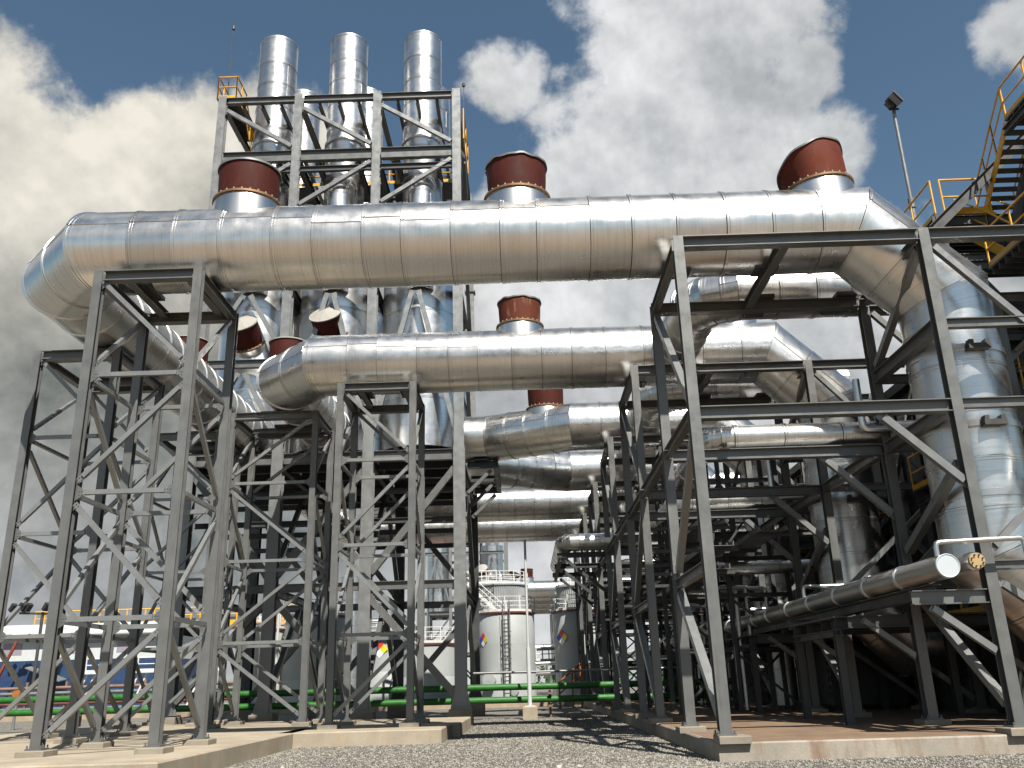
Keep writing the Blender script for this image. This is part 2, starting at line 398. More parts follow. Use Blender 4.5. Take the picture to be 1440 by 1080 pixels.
def duct(par, pts, r, ring_len=1.15, mat=None, seams=(2.6, 3.1), start_n=None, end_n=None, name='cladding_ring', n=56, elbow_split=True):
    "mitred duct along a polyline, clad in sheet rings; every ring is a part"
    pts = [V(p) for p in pts]
    ds = [(pts[i+1]-pts[i]).normalized() for i in range(len(pts)-1)]
    for i, d in enumerate(ds):
        A, B = pts[i], pts[i+1]; L = (B-A).length
        nA = d if i == 0 else (ds[i-1]+d).normalized(); nB = d if i == len(ds)-1 else (d+ds[i+1]).normalized()
        k = max(1, round(L/ring_len)) if not (0 < i < len(ds)-1 and L < 3.2) else (2 if elbow_split else 1)
        cuts = [j/k for j in range(k+1)]
        for j in range(1, k): cuts[j] += random.uniform(-.12, .12)/k
        for j in range(k):
            a, b = A.lerp(B, cuts[j]), A.lerp(B, cuts[j+1])
            sm = random.uniform(*seams)
            ring(par, a, b, nA if j == 0 else d, nB if j == k-1 else d, r, seam=sm, mat=mat, name=name, n=n)

# ------------------------------------------------------------------ ground, slabs
G = MB().add([(-900,-300,0),(900,-300,0),(900,1500,0),(-900,1500,0)], [(0,1,2,3)]).build('ground', GRAVEL, props=STRUCT)
MB().box(-60, 60, -70, 12.0, -.2, .03).build('dirt_road', DIRT, props=STRUCT)

def slab(name, x0, x1, y0, y1, z, mat, top, peds=(), pz=.55, ps=.62):
    o = MB().cbox(x0, x1, y0, y1, -.1, z, .03).build(name, mat, props=STRUCT)
    if top: MB().box(x0+.09, x1-.09, y0+.09, y1-.09, z-.02, z+.004).build('slab_topping', top, o)
    for x, y in peds:
        MB().cbox(x-ps/2, x+ps/2, y-ps/2, y+ps/2, z-.02, pz, .02).build('pedestal', PED, o)
    return o
DY = 9.45
RX0, RX1, RX2 = 4.05, 10.1, 13.9
RY = [(19.75+DY*i, 23.87+DY*i) for i in range(6)]
slab('concrete_slab', 3.85, 30, 19.55, 82, .37, CONC_R, CONC_T,
     [(x, y) for ys in RY[:4] for y in ys for x in ((RX0+.14 if y < 20 else RX0), RX1, RX2)], .5, .66)
L1 = (-10.68, -8.12, 20.5, 23.3); L0 = (-15.1, -12.6, 25.9, 29.3); MT = (-6.36, -3.78, 29.95, 32.7); L2 = (-11.25, -7.97, 33.1, 35.9); L3 = (-15.3, -12.6, 35.6, 38.2)
def corners(t): return [(x, y) for x in t[:2] for y in t[2:]]
slab('concrete_slab', -19, -7.0, 17.9, 31.0, .42, CONC, None, corners(L1)+corners(L0), .55)
slab('concrete_slab', -7.5, -2.6, 28.0, 31.7, .42, CONC, None, corners(MT)[0::2], .55)
slab('concrete_slab', -7.5, -2.32, 31.7, 37.6, .42, CONC, None, corners(MT)[1::2], .55)
slab('concrete_slab', -18.5, -7.6, 32.0, 38.6, .42, CONC, None, corners(L2)+corners(L3), .55)

# loose stones over the gravel in front
def stones():
    pts = []
    for (x0, x1, y0, y1, dens) in ((-2.2, 3.8, 18, 32, 380), (-2.2, 3.8, 32, 46, 170), (-8, 16, 16.6, 19.5, 330), (-6.9, -2.2, 19.5, 28, 330)):
        k_ = int((x1-x0)*(y1-y0)*dens); a = rng.random((k_, 2)); a[:, 0] = x0+a[:, 0]*(x1-x0); a[:, 1] = y0+a[:, 1]*(y1-y0); pts.append(a)
    p = np.concatenate(pts); N = len(p)
    base = np.array([(1,0,0),(0,1,0),(-1,0,0),(0,-1,0),(0,0,1),(0,0,-1)], float)
    jit = base[None]*(1+.35*(rng.random((N,6,1))-.5))
    sc = (.013+.026*rng.random((N,1,1))**1.6)*np.array([1,.8,.62]); a = rng.random(N)*6.28; c, s_ = np.cos(a), np.sin(a)
    v = jit*sc; x = v[...,0]*c[:,None]-v[...,1]*s_[:,None]; y = v[...,0]*s_[:,None]+v[...,1]*c[:,None]
    v = np.stack([x+p[:,0:1], y+p[:,1:2], v[...,2]+.008], -1).reshape(-1,3)
    tri = np.array([(0,1,4),(1,2,4),(2,3,4),(3,0,4),(1,0,5),(2,1,5),(3,2,5),(0,3,5)])
    f = (tri[None]+6*np.arange(N)[:,None,None]).reshape(-1,3)
    me = bpy.data.meshes.new('gravel_stones'); me.vertices.add(len(v)); me.vertices.foreach_set('co', v.ravel())
    me.loops.add(f.size); me.loops.foreach_set('vertex_index', f.ravel().astype(np.int32)); me.polygons.add(len(f))
    me.polygons.foreach_set('loop_start', np.arange(0, f.size, 3, dtype=np.int32)); me.update(calc_edges=True); me.validate()
    me.materials.append(PEBBLE); o = bpy.data.objects.new('gravel_stones', me); COL.objects.link(o); o['kind'] = 'stuff'
stones()

# ------------------------------------------------------------------ support towers, east row
PZ = 13.15; PR = 1.13
PY = [21.8+DY*i for i in range(6)]
ORD = ['first', 'second', 'third', 'fourth', 'fifth', 'sixth']
def right_tower(i):
    y0, y1 = RY[i]
    t = thing('support_tower', ['wide grey steel tower on the rust-stained slab corner carrying the first crossover duct',
        'grey steel tower behind the slab corner tower, under the second crossover duct', 'grey steel tower under the kinked third crossover duct on the stained slab',
        'fourth steel tower along the stained slab, under the fourth duct', 'fifth steel tower along the stained slab, under the fifth duct',
        'sixth and farthest steel tower along the stained slab, under the last crossover duct'][i], 'steel tower', (RX0, y0, .5), 'wide steel towers along the stained slab')
    for x in (RX0, RX1, RX2):
        for y in (y0, y1): post(t, x, y, .5, 12.02, .25, .27)
    e = .14
    for y in (y0, y1):
        beam(t, (RX0+e, y, 11.86), (RX1-e, y, 11.86)); beam(t, (RX1+e, y, 11.86), (RX2-e, y, 11.86)); beam(t, (RX2+e, y, 11.86), (18.5, y, 11.86))
        beam(t, (RX0+e, y, 7.45), (RX1-e, y, 7.45)); beam(t, (RX1+e, y, 9.5), (RX2-e, y, 9.5), .18, .24); beam(t, (RX1+e, y, 7.5), (RX2-e, y, 7.5), .18, .24)
        beam(t, (RX1+e, y, 3.8), (RX2-e, y, 3.8), .16, .2)
        brace(t, (RX1, y, 11.8), (RX2, y, 7.5), .15); brace(t, (RX1, y, 4.0), (RX2, y, 7.3), .15); brace(t, (RX1, y, 3.6), (RX2, y, .7), .15)
        brace(t, (8.25, y, 7.36), (RX1, y, 5.55), .17, plate=.2, gap=.05); beam(t, (8.35, y, 3.15 if y == y0 else 2.9), (RX1-e, y, 3.15 if y == y0 else 2.9), .2, .3, STEEL if y == y0 else STEEL_D); brace(t, (8.6, y, 3.05), (RX1, y, 1.9), .14, plate=.2)  # low back beam in darker steel, toned down to look unlit
    for x in (RX0, 6.75, RX1):
        xx = x if x == 6.75 else x+(.16 if x == RX0 else -.16)*0
        beam(t, (xx, y0+.16, 11.84 if x != 6.75 else 11.88), (xx, y1-.16, 11.84 if x != 6.75 else 11.88), .22, .26)
    for x in (RX0+.35, 6.75, 9.5): MB().box(x-.32, x+.32, (y0+y1)/2-.3, (y0+y1)/2+.3, 11.99 if x == 6.75 else 12.0, 12.12).build('pipe_shoe', STEEL_D, t)
    # transverse panels, south to north
    x = RX0
    brace(t, (x, y1, 11.75), (x, y0, 7.6), .17); brace(t, (x, y0, 7.25), (x, y1, 4.1), .17); brace(t, (x, y1, 3.9), (x, y0, .7), .2)
    beam(t, (x, y0+.16, 3.98), (x, y1-.16, 3.98), .2, .24); beam(t, (x, y0+.16, 7.5), (x, y1-.16, 7.5), .2, .26)
    x = RX1
    brace(t, (x, y0, 11.8), (x, y1, 9.65), .18); beam(t, (x, y0+.16, 9.5), (x, y1-.16, 9.5), .24, .34); brace(t, (x, y0, 6.3), (x, y1, 4.5), .2)
    beam(t, (x, y0+.16, 7.48), (x, y1-.16, 7.48), .2, .3); brace(t, (x, y1, 3.8), (x, y0, .75), .17); beam(t, (x, y0+.16, 3.9), (x, y1-.16, 3.9), .2, .26)
    x = RX2
    brace(t, (x, y0, 11.7), (x, y1, 7.6), .16); brace(t, (x, y1, 7.3), (x, y0, 4), .16)
    return t
towers = [right_tower(i) for i in range(6)]
for i in range(5):                                     # runners that tie the towers together along the slab
    for x, z in ((RX0, 7.5), (RX1, 7.5), (RX0, 11.84)):
        if z > 8 and i: continue
        if z > 8: continue
        b = beam(None, (x, RY[i][1]+.17, z), (x, RY[i+1][0]-.17, z), .22, .3, name='tie_beam')
        tag(b, f'{ORD[i]} long grey tie beam {"on the alley side" if x == RX0 else "on the hall side"} between steel towers along the stained slab', 'steel beam', 'tie beams between the wide towers')

# ------------------------------------------------------------------ support towers, west side
LEV = (.55, 3.28, 6.2, 9.15, 11.95)
def lattice(box, label, flip=False, group='narrow lattice towers on concrete blocks', ybeams=None):
    x0, x1, y0, y1 = box
    t = thing('lattice_tower', label, 'steel tower', (x0, y0, .55), group)
    for x in (x0, x1):
        for y in (y0, y1): post(t, x, y, .55, 11.97, .225, .24)
    e = .14
    for y in (y0, y1):
        beam(t, (x0+e, y, 11.82), (x1-e, y, 11.82), .26, .28)
        for z in LEV[1:4]: brace(t, (x0+.1, y, z), (x1-.1, y, z), .11, plate=.22, gap=.06)
        for k_ in range(4):
            a, b = (LEV[k_], LEV[k_+1]); s_ = (k_ % 2 == 1) ^ flip
            brace(t, (x0 if not s_ else x1, y, a+.15), (x1 if not s_ else x0, y, b-.15), .112)
    for x in (x0, x1):
        beam(t, (x, y0+e+.02, 11.8), (x, y1-e-.02, 11.8), .2, .26)
        for z in LEV[1:4]: brace(t, (x, y0+.12, z-.02), (x, y1-.12, z-.02), .10, plate=.22, gap=.06)
        for k_ in range(4):
            a, b = (LEV[k_], LEV[k_+1]); s_ = (k_ % 2 == 0)
            brace(t, (x, y0 if not s_ else y1, a+.15), (x, y1 if not s_ else y0, b-.15), .105)
    for y in (y0, y1):
        for z in LEV[1:4]:
            for x, sg in ((x0, 1), (x1, -1)): MB().add([(x+sg*.1, y-.012, z-.2), (x+sg*.26, y-.012, z-.09), (x+sg*.26, y-.012, z+.09), (x+sg*.1, y-.012, z+.2), (x+sg*.1, y+.012, z-.2), (x+sg*.26, y+.012, z-.09), (x+sg*.26, y+.012, z+.09), (x+sg*.1, y+.012, z+.2)], [(0,1,2,3),(7,6,5,4),(0,4,5,1),(1,5,6,2),(2,6,7,3)]).build('gusset', STEEL, t)
    if ybeams == 'y':
        for x in (x0+.62, x1-.35):
            beam(t, (x, y0+.1, 11.9), (x, y1-.1, 11.9), .2, .2); MB().box(x-.28, x+.28, (y0+y1)/2-.55, (y0+y1)/2+.55, 12.0, 12.1).build('pipe_shoe', STEEL_D, t)
    else:
        for y in (y0+.5, y1-.4):
            beam(t, (x0+.1, y, 11.9), (x1-.1, y, 11.9), .2, .2); MB().box((x0+x1)/2-.6, (x0+x1)/2+.6, y-.28, y+.28, 12.0, 12.1).build('pipe_shoe', BLACK, t)
    return t
lattice(L1, 'pale grey lattice tower on the big block under the first duct, beside its bend', ybeams='y')
lattice(L0, 'dark lattice tower behind the first one, under the bend of the first duct')
lattice(MT, 'grey lattice tower on the small stepped block under the second duct', flip=False, ybeams='y')
lattice(L2, 'dark lattice tower under the bend of the second duct, set back from the small block', flip=True)
lattice(L3, 'lattice tower under the returning leg of the first duct, close to the stack frame')

# ------------------------------------------------------------------ big clad ducts
RX = 11.35
def crossover(i, pts, label, seams=(2.7, 3.05)):
    t = thing('exhaust_duct', label, 'exhaust duct', pts[0], 'crossover exhaust ducts')
    duct(t, pts, PR, 1.2, seams=seams)
    return t
def rise(y): return [(14.9, y, 2.5), (13.0, y, 2.6), (RX, y, 4.3), (RX, y, 11.05), (9.25, y, PZ)]
SX = (-13.35, -9.25, -4.95); SY = (42.5, 48.3)
crossover(0, rise(PY[0])+[(-11.42, PY[0], PZ), (-13.15, PY[0]+1.73, PZ), (-13.15, SY[0]-1.6, PZ)], 'shiny aluminium duct that spans highest in front, from vertical riser to rounded bend')
crossover(1, rise(PY[1])+[(-7.4, PY[1], PZ), (-9.1, PY[1]+1.7, PZ), (-9.1, SY[0]-1.6, PZ)], 'second aluminium duct, below the first, bending towards the middle stack')
crossover(2, rise(PY[2])+[(2.55, PY[2], PZ), (-1.55, SY[0], PZ), (SX[2]+1.6, SY[0], PZ)], 'kinked aluminium duct running into the lower stack frame')
crossover(3, rise(PY[3])+[(2.6, PY[3], PZ), (-1.6, SY[1], PZ), (SX[2]+1.6, SY[1], PZ)], 'dented aluminium duct that tapers in below the kinked duct')
crossover(4, rise(PY[4])+[(-7.8, PY[4], PZ), (-9.4, PY[4]-1.6, PZ), (-9.4, SY[1]+1.6, PZ)], 'straight aluminium duct just above the lowest one in the alley')
crossover(5, rise(PY[5])+[(-11.85, PY[5], PZ), (-13.5, PY[5]-1.65, PZ), (-13.5, SY[1]+1.6, PZ)], 'lowest straight aluminium duct across the alley, farthest of the row')
# bellows collars and guide clamps on the risers
for i in range(6):
    root = [o for o in bpy.data.objects if o.name.startswith('exhaust_duct')][i]
    for z in (9.25, 7.3, 5.6):
        q = MB().lathe((RX, PY[i], z), (0,0,1), [(PR+.005, -.09), (PR+.05, -.08), (PR+.05, .08), (PR+.005, .09)], 48)
        q.build('collar', ALU, root, 30)
        if z > 7: MB().box(RX-.27, RX+.27, PY[i]-PR-.24, PY[i]-PR-.03, z-.13, z+.0).box(RX-.25, RX-.14, PY[i]-PR-.24, PY[i]-PR-.05, z, z+.1).box(RX+.14, RX+.25, PY[i]-PR-.24, PY[i]-PR-.05, z, z+.1).build('guide_shoe', STEEL_D, root)
# shorter by-pass ducts tucked under the next crossover
for i in range(5):
    y = PY[i]+3.55
    t = thing('bypass_duct', f'shorter aluminium duct with curved end resting on the back beam of the {ORD[i]} wide tower', 'exhaust duct', (13, y, 12.9), 'short by-pass ducts')
    duct(t, [(13.4, y, 12.92), (6.9, y, 12.92), (6.2, y+.3, 12.92), (5.75, y+.95, 12.92), (5.7, PY[i+1]-1.0, 12.92)], .8, 1.1, seams=(2.9, 3.3), n=44)
    for x in (7.2, 9.6): MB().box(x-.3, x+.3, RY[i][1]-.3, RY[i][1]+1.2, 12.02, 12.13).build('pipe_shoe', STEEL_D, t)

# ------------------------------------------------------------------ red pressure-relief hoods
def hood(c, axis, label, r=.78, h=1.15, neck=.55, top='open', mat=None, in_mat=None, n=48, bolts=26):
    c = V(c); ax = V(axis).normalized()
    t = thing('relief_hood', label, 'relief hood', c, 'red relief hoods on the ducts')
    q = MB(); q.lathe(c, ax, [(r+.16, -.5), (r+.12, neck-.12), (r+.10, neck-.03)], n); q.build('neck', ALU, t, 40)
    f = c+ax*neck
    MB().lathe(f, ax, [(r-.02, -.03), (r+.15, -.03), (r+.15, .0), (r+.15, .03), (r-.02, .03)], n).build('flange', FLANGE, t, 30)
    up = V((0,1,0)) if abs(ax.z) > .9 else V((0,0,1)); e1 = ax.cross(up).normalized(); e2 = e1.cross(ax)
    q = MB()
    for k_ in range(bolts):
        a = 2*math.pi*k_/bolts; p = f+(e1*math.cos(a)+e2*math.sin(a))*(r+.10); q.cyl(p-ax*.07, p+ax*.09, .024, 6)
    q.build('bolts', CAPW, t, props={'kind': 'stuff'})
    # shell with uneven rim
    q = MB(); g = f+ax*.03; H = h
    prof = []
    N = n
    def rim(a):
        if top == 'torn': return H*(.60+.33*math.cos(a+1.5)-.16*math.cos(a)+.02*math.sin(7*a)), .20*max(0, math.cos(a))
        if top == 'ragged': return H*(1+.02*math.sin(7*a+1)+.015*math.sin(13*a)), .05
        return H, .03
    lv = 5; vs = []
    for j in range(lv+1):
        tt = j/lv
        for i in range(N):
            a = 2*math.pi*i/N; hh, fl = rim(a); rr = r+.02*math.sin(tt*3.0)+fl*tt*tt
            vs.append(g+ax*hh*tt+(e1*math.cos(a)+e2*math.sin(a))*rr)
    fs = [(j*N+i, j*N+(i+1)%N, (j+1)*N+(i+1)%N, (j+1)*N+i) for j in range(lv) for i in range(N)]
    q.add(vs, fs); o = q.build('hood_shell', mat or RUST, t, 50)
    q = MB(); vi = []
    for j in range(lv+1):
        tt = j/lv
        for i in range(N):
            a = 2*math.pi*i/N; hh, fl = rim(a); rr = r-.025+.02*math.sin(tt*3.0)+fl*tt*tt
            vi.append(g+ax*hh*tt+(e1*math.cos(a)+e2*math.sin(a))*rr)
    q.add(vi, [(j*N+i, (j+1)*N+i, (j+1)*N+(i+1)%N, j*N+(i+1)%N) for j in range(lv) for i in range(N)]); q.build('lining', in_mat or RUSTI, t, 50)
    q = MB(); vr = []
    for i in range(N):
        a = 2*math.pi*i/N; hh, fl = rim(a); d2 = e1*math.cos(a)+e2*math.sin(a)
        for rr, dh in ((r-.03+fl, 0), (r+.045+fl, -.02), (r+.045+fl, .035), (r-.03+fl, .04)): vr.append(g+ax*(hh+dh)+d2*rr)
    q.add(vr, [(i*4+k_, ((i+1)%N)*4+k_, ((i+1)%N)*4+(k_+1)%4, i*4+(k_+1)%4) for i in range(N) for k_ in range(4)]); q.build('rim', CAPW if top in ('cap', 'domed') else GALV, t, 40)
    if top == 'cap':
        q = MB(); K = 10; vs = [g+ax*(H+.26)]
        for i in range(K*2):
            a = math.pi*i/K; vs.append(g+ax*(H+.03+(.014 if i % 2 else 0))+(e1*math.cos(a)+e2*math.sin(a))*(r+.03))
        q.add(vs, [(0, 1+i, 1+(i+1)%(K*2)) for i in range(K*2)]); q.build('conical_cover', CAPW, t)
    elif top in ('rag', 'ragged', 'domed'):
        q = MB(); K = 40; vs = []
        for j, (rr, hh) in enumerate(((r+.03, .03), (r*.7, .10), (r*.35, .16), (.02, .2))):
            for i in range(K):
                a = 2*math.pi*i/K; vs.append(g+ax*(H+hh*(.6 if top == 'ragged' else 1)+.035*random.uniform(-1, 1)*(j < 3)*(0 if top == 'domed' else 1))+(e1*math.cos(a)+e2*math.sin(a))*rr*(1+.015*random.uniform(-1, 1)))
        q.add(vs, [(j*K+i, j*K+(i+1)%K, (j+1)*K+(i+1)%K, (j+1)*K+i) for j in range(3) for i in range(K)]); q.build('membrane', CAPW if top == 'domed' else GALV, t)
    return t
ZT = PZ+PR-.08
hood((-7.45, PY[0], ZT), (0,0,1), 'dark red hood with crumpled cover on the first duct, in front of the stacks', .80, .98, .32, 'rag')
hood((.12, PY[0], ZT), (0,0,1), 'dark red hood with ragged rim standing mid-span on the first duct', .79, .98, .2, 'ragged')
hood((8.55, PY[0], ZT), (-.06,0,1), 'torn open rusty hood leaning over near the riser of the first duct', .80, 1.22, .22, 'torn', RUSTI)
hood((.12, PY[1], ZT), (0,0,1), 'patchy rusty hood mid-span on the second duct', .76, .95, .25, 'ragged', RUSTP)
hood((8.2, PY[1], ZT), (0,0,1), 'rusty hood on the second duct hidden behind a tower beam', .76, .95, .45, 'rag')
hood((1.3, 41.25, ZT-.12), (0,0,1), 'dark red hood on the kinked duct, its top cut off by the duct in front', .84, 1.3, .12, 'rag')
hood((-13.55, 33.9, ZT), (0,0,1), 'maroon hood on the returning leg of the first duct, seen between tower posts', .74, 1.0, .12, 'domed')
hood((-9.45, 34.0, ZT), (0,0,1), 'maroon hood peeking over the bend of the second duct', .74, .85, .1, 'domed')
hood((-13.3, 41.05, 17.75), (-.13,-.72,.62), 'tilted rusty hood with off-white cone cover on the stack above the tower', .72, 1.1, .35, 'cap', n=40)
hood((-9.2, 41.05, 18.1), (-.13,-.72,.62), 'tilted rusty hood with off-white cone cover on the middle stack', .72, 1.1, .35, 'cap', n=40)
hood((-3.35, 42.2, 17.35), (.72,-.1,.66), 'torn rusty hood sticking out sideways behind the frame column', .72, .9, .35, 'torn', RUSTI, n=40)

# ------------------------------------------------------------------ exhaust stacks and their frame
SLAB = {(0,0): 'tall shiny stack over the crumpled hood, in the front row', (1,0): 'tall shiny stack in the middle of the front row', (2,0): 'tall shiny stack in the front row beside the alley',
        (0,1): 'stack half hidden behind the first front stack', (1,1): 'stack half hidden behind the middle front stack', (2,1): 'stack hidden behind the front stack beside the alley'}
for j, sy in enumerate(SY):
    for i, sx in enumerate(SX):
        t = thing('exhaust_stack', SLAB[(i,j)], 'exhaust stack', (sx, sy, 12.4), 'six tall stacks in one frame')
        duct(t, [(sx, sy, 12.45), (sx, sy, 22.0)], 1.98, 2.4, ALU_STACK, (0, 6.28), name='silencer_ring', n=64)
        ring(t, (sx, sy, 22.0), (sx, sy, 23.4), V((0,0,1)), V((0,0,1)), 1.98, 1.1, 1.0, 'cone', ALU_STACK)
        ZS = 37.2 if j == 0 else 37.9
        duct(t, [(sx, sy, 23.4), (sx, sy, ZS)], 1.06, 1.5, ALU_STACK, (0, 6.28), n=52)
        MB().lathe((sx, sy, ZS), (0,0,1), [(1.065, -.10), (1.08, -.09), (1.08, .03), (.99, .03), (.99, -3)], 52).build('rim', ALU_DULL, t, 30)
        if j == 0:
            duct(t, [(sx+.15, sy-1.72, 20.5), (sx+.15, sy-1.72, 26.0), (sx+.15, sy-1.35, 26.75), (sx+.15, sy-.6, 27.2)], .66, 1.3, ALU_STACK, (0, 6.28), n=40, name='side_pipe_ring')
            MB().lathe((sx, sy, 30.2), (0,0,1), [(1.07, -.1), (1.16, -.09), (1.16, .09), (1.07, .1)], 48).build('clamp_band', ALU_DULL, t, 30)

FX = (-15.4, -11.3, -7.08, -2.87); FY = (40.0, 50.8)
fr = thing('stack_frame', 'big grey steel frame that holds the six stacks above the alley', 'steel frame', (FX[0], FY[0], 0))
for y in FY:
    for x in FX:
        MB().cbox(x-.5, x+.5, y-.5, y+.5, -.1, .66, .02).build('pedestal', PED, fr)
        q = MB().prism((x,y,.66), (x,y,12.2), I_prof(.52, .5, .04, .03), V((0,1,0))).box(x-.42, x+.42, y-.4, y+.4, .66, .72)
        for s_ in (-1, 1): q.add([(x+s_*.26, y-.2, .72), (x+s_*.44, y-.2, .72), (x+s_*.27, y-.2, 1.35), (x+s_*.26, y-.16, .72), (x+s_*.44, y-.16, .72), (x+s_*.27, y-.16, 1.35)], [(0,1,2),(5,4,3),(0,3,4,1),(1,4,5,2)])
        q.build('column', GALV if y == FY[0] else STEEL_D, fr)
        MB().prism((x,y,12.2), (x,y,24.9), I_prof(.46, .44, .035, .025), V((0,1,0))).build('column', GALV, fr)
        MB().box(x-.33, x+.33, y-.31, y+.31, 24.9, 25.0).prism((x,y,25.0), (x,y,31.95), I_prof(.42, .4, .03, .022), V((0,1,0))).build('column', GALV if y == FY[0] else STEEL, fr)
for y in FY:
    for a, b in zip(FX, FX[1:]):
        e = .24; mid = (a+b)/2
        for z, h, w, mt in ((31.7, .36, .26, STEEL), (28.15, .62, .3, STEEL), (27.35, .3, .2, STEEL_D), (16.6, .4, .26, STEEL), (20.75, .4, .26, STEEL), (11.8, .5, .28, STEEL), (5.9, .36, .24, STEEL)):
            if z == 16.6 and a != FX[0]: continue
            beam(fr, (a+e, y, z), (b-e, y, z), w, h, mt)
        brace(fr, (a, y, 31.3), (b, y, 28.6), .2, GALV); brace(fr, (b, y, 27.9), (a, y, 25.1), .2, GALV)
        if a == FX[0]:
            brace(fr, (mid-.08, y, 16.3), (a, y, 12.5), .22, GALV); brace(fr, (mid+.08, y, 16.3), (b, y, 12.5), .22, GALV)
            brace(fr, (mid-.08, y, 20.4), (a, y, 16.9), .22, GALV); brace(fr, (mid+.08, y, 20.4), (b, y, 16.9), .22, GALV)
        else:
            brace(fr, (mid-.1, y, 20.4), (a, y, 12.4), .24, GALV); brace(fr, (mid+.1, y, 20.4), (b, y, 12.4), .24, GALV)
        f = (a == FX[0]) or y == FY[1]
        p, q_ = (b, a) if not f else (a, b)
        brace(fr, (p, y, 11.4), (q_, y, 6.2), .3, STEEL); brace(fr, (q_, y, 5.6), (p, y, .95), .3, STEEL)
for x in FX:
    for z, h in ((31.6, .34), (28.1, .5), (20.7, .4), (11.7, .46), (5.8, .34)):
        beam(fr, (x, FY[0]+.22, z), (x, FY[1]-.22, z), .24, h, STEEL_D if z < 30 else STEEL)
    m_ = (FY[0]+FY[1])/2
    for za, zb in ((31.3, 28.4), (27.8, 20.9), (20.4, 12.0), (11.4, 6.1), (5.5, .9)):
        brace(fr, (x, FY[0], zb), (x, m_, za), .22, STEEL); brace(fr, (x, FY[1], zb), (x, m_, za), .22, STEEL)
for a, b in zip(FX, FX[1:]):
    for y in (41.6, 43.6, 46.9, 49.3): beam(fr, (a+.2, y, 11.75), (b-.2, y, 11.75), .24, .44, STEEL_D)
    for k_ in range(1, 4): beam(fr, (a+(b-a)*k_/4, FY[0]+.16, 31.45), (a+(b-a)*k_/4, FY[1]-.16, 31.45), .16, .22, STEEL)
    for k_ in (1, 3): beam(fr, (a+(b-a)*k_/4, FY[0]+.16, 28.0), (a+(b-a)*k_/4, FY[1]-.16, 28.0), .2, .4, STEEL_D)
    MB().box(a+.2, b-.2, FY[0]+.35, FY[1]-.35, 12.02, 12.08).build('deck_plate', GRATE, fr)
    MB().box(a+.3, b-.3, 44.5, 46.3, 29.0, 29.06).build('deck_plate', GRATE, fr)
# bracket beside the alley under the kinked ducts
for y in (42.3, 45.4, 48.3):
    beam(fr, (FX[3]+.24, y, 11.8), (-1.15, y, 11.8), .22, .34, STEEL_D); brace(fr, (FX[3], y, 10.2), (-1.35, y, 11.65), .16, STEEL)
beam(fr, (-1.25, 42.1, 11.82), (-1.25, 48.5, 11.82), .24, .36, STEEL_D)
for y in (42.3, 48.3): MB().box(-2.3, -1.6, y-.3, y+.3, 11.97, 12.05).build('pipe_shoe', STEEL_D, fr)
# service walkway under the stacks
for z in (9.0, 10.4):
    for y in (41.2, 44.5, 49.5): beam(fr, (FX[0], y, z), (FX[3], y, z), .18, .24, STEEL_D)

def railing(name_parent, pts, h=1.1, r=.03, mat=None, toe=True, step=1.5, mid=True, name='handrail'):
    "posts, top rail, knee rail and toe board along a polyline"
    mat = mat or YEL; q = MB(); pts = [V(p) for p in pts]
    for a, b in zip(pts, pts[1:]):
        L = (b-a).length; k_ = max(1, round(L/step))
        for j in range(k_+1):
            p = a.lerp(b, j/k_); q.cyl(p, p+V((0,0,h)), r, 6)
        q.tube([a+V((0,0,h)), b+V((0,0,h))], r, 6)
        if mid: q.cyl(a+V((0,0,h*.52)), b+V((0,0,h*.52)), r*.85, 6)
    for p in pts: q.ball(p+V((0,0,h)), r*1.02, 6)
    o = q.build(name, mat, name_parent, 40)
    if toe:
        q = MB()
        for a, b in zip(pts, pts[1:]): q.bar(a+V((0,0,.09)), b+V((0,0,.09)), .02, .18)
        q.build('toe_board', mat, name_parent)
    return o
railing(fr, [(FX[0]-.35, 41.6, 31.95), (FX[0]-.35, 40.0, 31.95), (FX[0]+.65, 40.0, 31.95), (FX[0]+.65, 41.6, 31.95)], 1.35, .045, step=1.0)
MB().box(FX[0]-.4, FX[0]+.7, 39.95, 44, 31.9, 31.95).build('deck_plate', GRATE, fr)
railing(fr, [(FX[0]+.65, 41.6, 31.95), (FX[0]+.65, 44.4, 29.2)], 1.1, .045)
railing(fr, [(FX[0]+.5, 44.4, 29.06), (FX[3]-.3, 44.4, 29.06)], 1.15, .045, step=2)
railing(fr, [(FX[3]+.32, 41.0, 29.6), (FX[3]+.32, 44.5, 29.6)], 1.9, .045)
q = MB()
for x in (FX[0]+.75, FX[0]+1.15): q.cyl((x, 44, 24), (x, 44, 32.6), .04, 6)
for k_ in range(28): q.cyl((FX[0]+.75, 44, 24+k_*.3), (FX[0]+1.15, 44, 24+k_*.3), .02, 5)
q.build('ladder', YEL, fr)
def rod(p, h, label):
    t = thing('lightning_rod', label, 'lightning rod', p)
    MB().cyl(p, V(p)+V((0,0,h)), .035, 6, .018).build('mast', STEEL_D, t)
    MB().lathe(V(p)+V((0,0,h-.3)), (0,0,1), [(.0, 0), (.09, .05), (.10, .2), (.05, .3), (0, .36)], 8).build('air_terminal', STEEL_D, t)
rod((FX[0]+.1, 40.2, 32), 4.9, 'thin lightning rod standing in the yellow cage on the stack frame')
rod((FX[3]+.35, 41.0, 30), 3.2, 'thin lightning rod beside the frame column next to the open sky')

